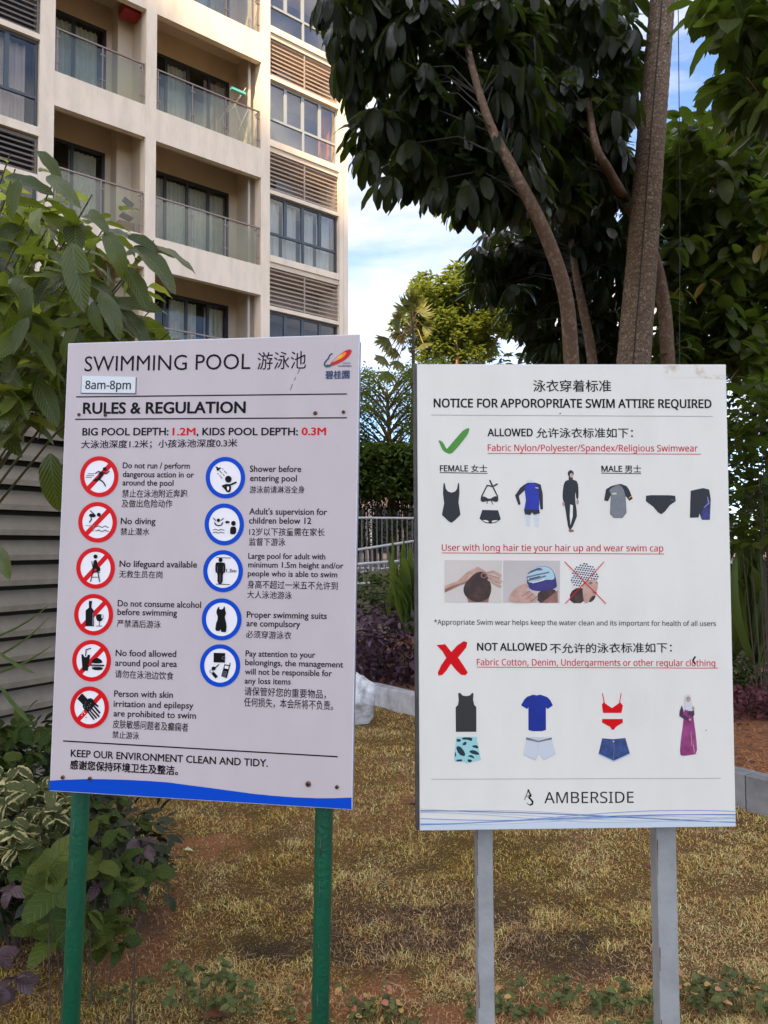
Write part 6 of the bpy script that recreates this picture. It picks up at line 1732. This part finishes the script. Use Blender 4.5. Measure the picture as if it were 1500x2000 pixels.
small_plant('green_shrub', 'broad-leaved green plant hanging left of the left green post', 'shrub', [(100, 1690, 2.1), (95, 1720, 2.05), (105, 1745, 2.0), (75, 1760, 2.1), (120, 1700, 2.2), (60, 1700, 2.3), (95, 1800, 2.0), (105, 1840, 2.1), (70, 1810, 2.2)], RND_T, DKG, (.07, .115), (3, 4), down=.5, upb=(0, -.9, .6))
small_plant('plum_shrub', 'plum-tinged leaves low in the bottom left corner', 'shrub', jit(4, -30, 35, 1830, 1970, 2.0, 2.3) + [(110, 1680, 2.3), (190, 1730, 2.4), (200, 1710, 2.5), (20, 1740, 2.2), (280, 1665, 2.7), (270, 1640, 2.8)], RND_T, PLM, (.05, .08), (3, 4))
# dark undergrowth under those shrubs
UND = leaf_mat('undergrowth_leaf', (.018, .026, .010, 1), (.04, .05, .018, 1), rough=.5, trans=.2, spec=.3)
bush('undergrowth', 'dark low undergrowth beneath the shrubs at the left edge', 'undergrowth', [(-80, 190, 1560, 1790, 2.6, 3.4), (-80, 200, 1430, 1620, 3.3, 4.0), (180, 310, 1590, 1720, 2.8, 3.6)], 900, (.04, .08), SH_T, UND, 0, stems=6, stem_m=STM)
gl_ = frames([at(-20, 1250, 3.1), at(-20, 1290, 3.1), at(-20, 1320, 3.1), at(-10, 1270, 3.0), at(0, 1340, 3.1)], [Vector((.9, 0, .25)), Vector((.9, -.1, .32)), Vector((1, 0, .2)), Vector((.6, 0, -.5)), Vector((.4, 0, -.6))], [Vector((0, -.5, 1))] * 5, [.30, .34, .30, .2, .22])
gt = thing('grassy_plant', 'few long thin grassy leaves against the louvred wall at the left edge', 'plant', (at(-20, 1250, 3.1).x, 3.1, 0))
for j in range(5):
    o = bpy.data.objects.new('leaf', template_mesh(ST_T[0], 'leaf', STR, .2 * j)); COL.objects.link(o); o.parent = gt; o.matrix_parent_inverse = INV[gt.name]; o.matrix_basis = Matrix(gl_[j].tolist())

# ------------------------------------------------------------------ little plants and litter on the lawn
WEED = leaf_mat('weed_leaf', (.085, .11, .028, 1), (.17, .18, .05, 1), vein=(.18, .20, .08, 1), rough=.5, trans=.25, veins=4, vstr=.3, spec=.3)
PNK = leaf_mat('pink_young_leaf', (.55, .17, .12, 1), (.60, .40, .12, 1), rough=.45, trans=.3, spec=.3)
def gp(px, py, h): q = at_z(px, py); return q, Vector((q.x, q.y, height_at(np.array([q.x]), np.array([q.y]))[0] + h))
def weed(label, px, py, spread, n, hh, size, cat='ground plant', name='ground_plant', m=WEED, pink=0, k=(4, 7)):
    q, c = gp(px, py, 0)
    t = thing(name, label, cat, (q.x, q.y, 0), group='little leafy plants on the lawn')
    protos = [template_mesh(t_, 'leaf', m, random.random()) for t_ in RND_T]; pp_ = template_mesh(RND_T[0], 'leaf', PNK, .3)
    mb = MB()
    for i in range(n):
        x = q.x + random.gauss(0, spread); y = q.y + random.gauss(0, spread * .7); z = random.uniform(.4, 1) * hh
        mb.tube([(q.x + (x - q.x) * .6, q.y + (y - q.y) * .6, 0), (x, y, z)], [.0016, .001], TWG, 4, False)
        for j in range(random.randint(*k)):
            th = random.uniform(0, 6.283); el = random.gauss(.15, .3); d = Vector((math.cos(th) * math.cos(el), math.sin(th) * math.cos(el), math.sin(el)))
            Mx = frames([(x, y, z - random.uniform(0, .02))], [d], [Vector((random.gauss(0, .3), -.3, 1))], [random.uniform(*size)])[0]
            isp = random.random() < pink
            o = bpy.data.objects.new('leaf', pp_ if isp else random.choice(protos)); COL.objects.link(o); o.parent = t; o.matrix_parent_inverse = INV[t.name]; o.matrix_basis = Matrix(Mx.tolist())
    tag(link(mb.mesh(), 'stem', t), kind='stuff')
weed('grey green leafy weed clump low in front, between the green posts', 375, 1965, .07, 16, .17, (.022, .045))
weed('leafy weed clump to the right of the first one, between the green posts', 450, 1985, .08, 14, .13, (.02, .04))
weed('tiny ferny weed beside the left green post', 218, 1960, .05, 12, .08, (.012, .022))
weed('low plant with pink and yellow young leaves right of the right green post', 700, 1985, .07, 15, .09, (.018, .034), pink=.3)
weed('small plant with yellowing leaves at the bottom, midway to the grey post', 760, 2000, .06, 10, .06, (.018, .03), pink=.25)
weed('low green plant just right of the left grey post', 985, 1995, .07, 14, .07, (.018, .034), pink=.05)
weed('spreading green plant between the grey posts', 1090, 1960, .10, 22, .08, (.018, .034), pink=.04)
weed('green plant close to the left side of the right grey post', 1230, 1985, .08, 18, .09, (.018, .036), pink=.05)
weed('dense plant with pink tips right of the right grey post', 1370, 1960, .09, 24, .10, (.02, .038), pink=.14)
weed('dense green plant in the bottom right corner', 1460, 1985, .10, 26, .10, (.02, .038), pink=.10)
weed('scattered greens at the right edge above the corner plant', 1480, 1920, .08, 12, .06, (.016, .03), pink=.05)
weed('small green sprouts at the foot of the moss patch', 560, 1995, .07, 12, .05, (.015, .026), pink=.08)
FLM = leaf_mat('dry_leaf', (.16, .045, .02, 1), (.22, .09, .04, 1), vein=(.1, .03, .02, 1), rough=.5, trans=.1, spec=.4)
PLF = leaf_mat('fallen_pale_leaf', (.50, .50, .30, 1), (.55, .42, .28, 1), rough=.6, trans=.1, spec=.2)
for lb, px, py, L__, dx, m in (('long curled red-brown dry leaf lying at the bottom between the green posts', 395, 1998, .115, (.9, .35, .25), FLM), ('pale green fallen leaf on the grass right of the shrubs', 360, 1668, .05, (1, .2, .15), PLF),
                            ('small pinkish fallen leaf right of the right green post', 690, 1640, .035, (.5, 1, .2), PLF), ('brown curled leaf under the notice, near the right grey post', 1255, 1700, .06, (1, -.4, .2), FLM),
                            ('brown twiggy leaf on the grass left of the notice', 795, 1572, .10, (1, -.2, .1), FLM), ('dark dry leaf on the grass at the right edge', 1492, 1620, .08, (.4, -1, .3), FLM), ('dead brown leaf on the dark patch between the green posts', 450, 1690, .05, (1, .1, .3), FLM)):
    q, c = gp(px, py, .02); Mx = frames([c], [Vector(dx)], [Vector((0, -.4, 1))], [L__])[0]
    me = template_mesh(leaf_template(1, .36, 8, .9, .5, .7, .45, .8), 'fallen_leaf', m, random.random())
    o = bpy.data.objects.new('fallen_leaf', me); COL.objects.link(o); o.matrix_basis = Matrix(Mx.tolist()); tag(o, lb, 'leaf', group='leaves fallen on the grass')
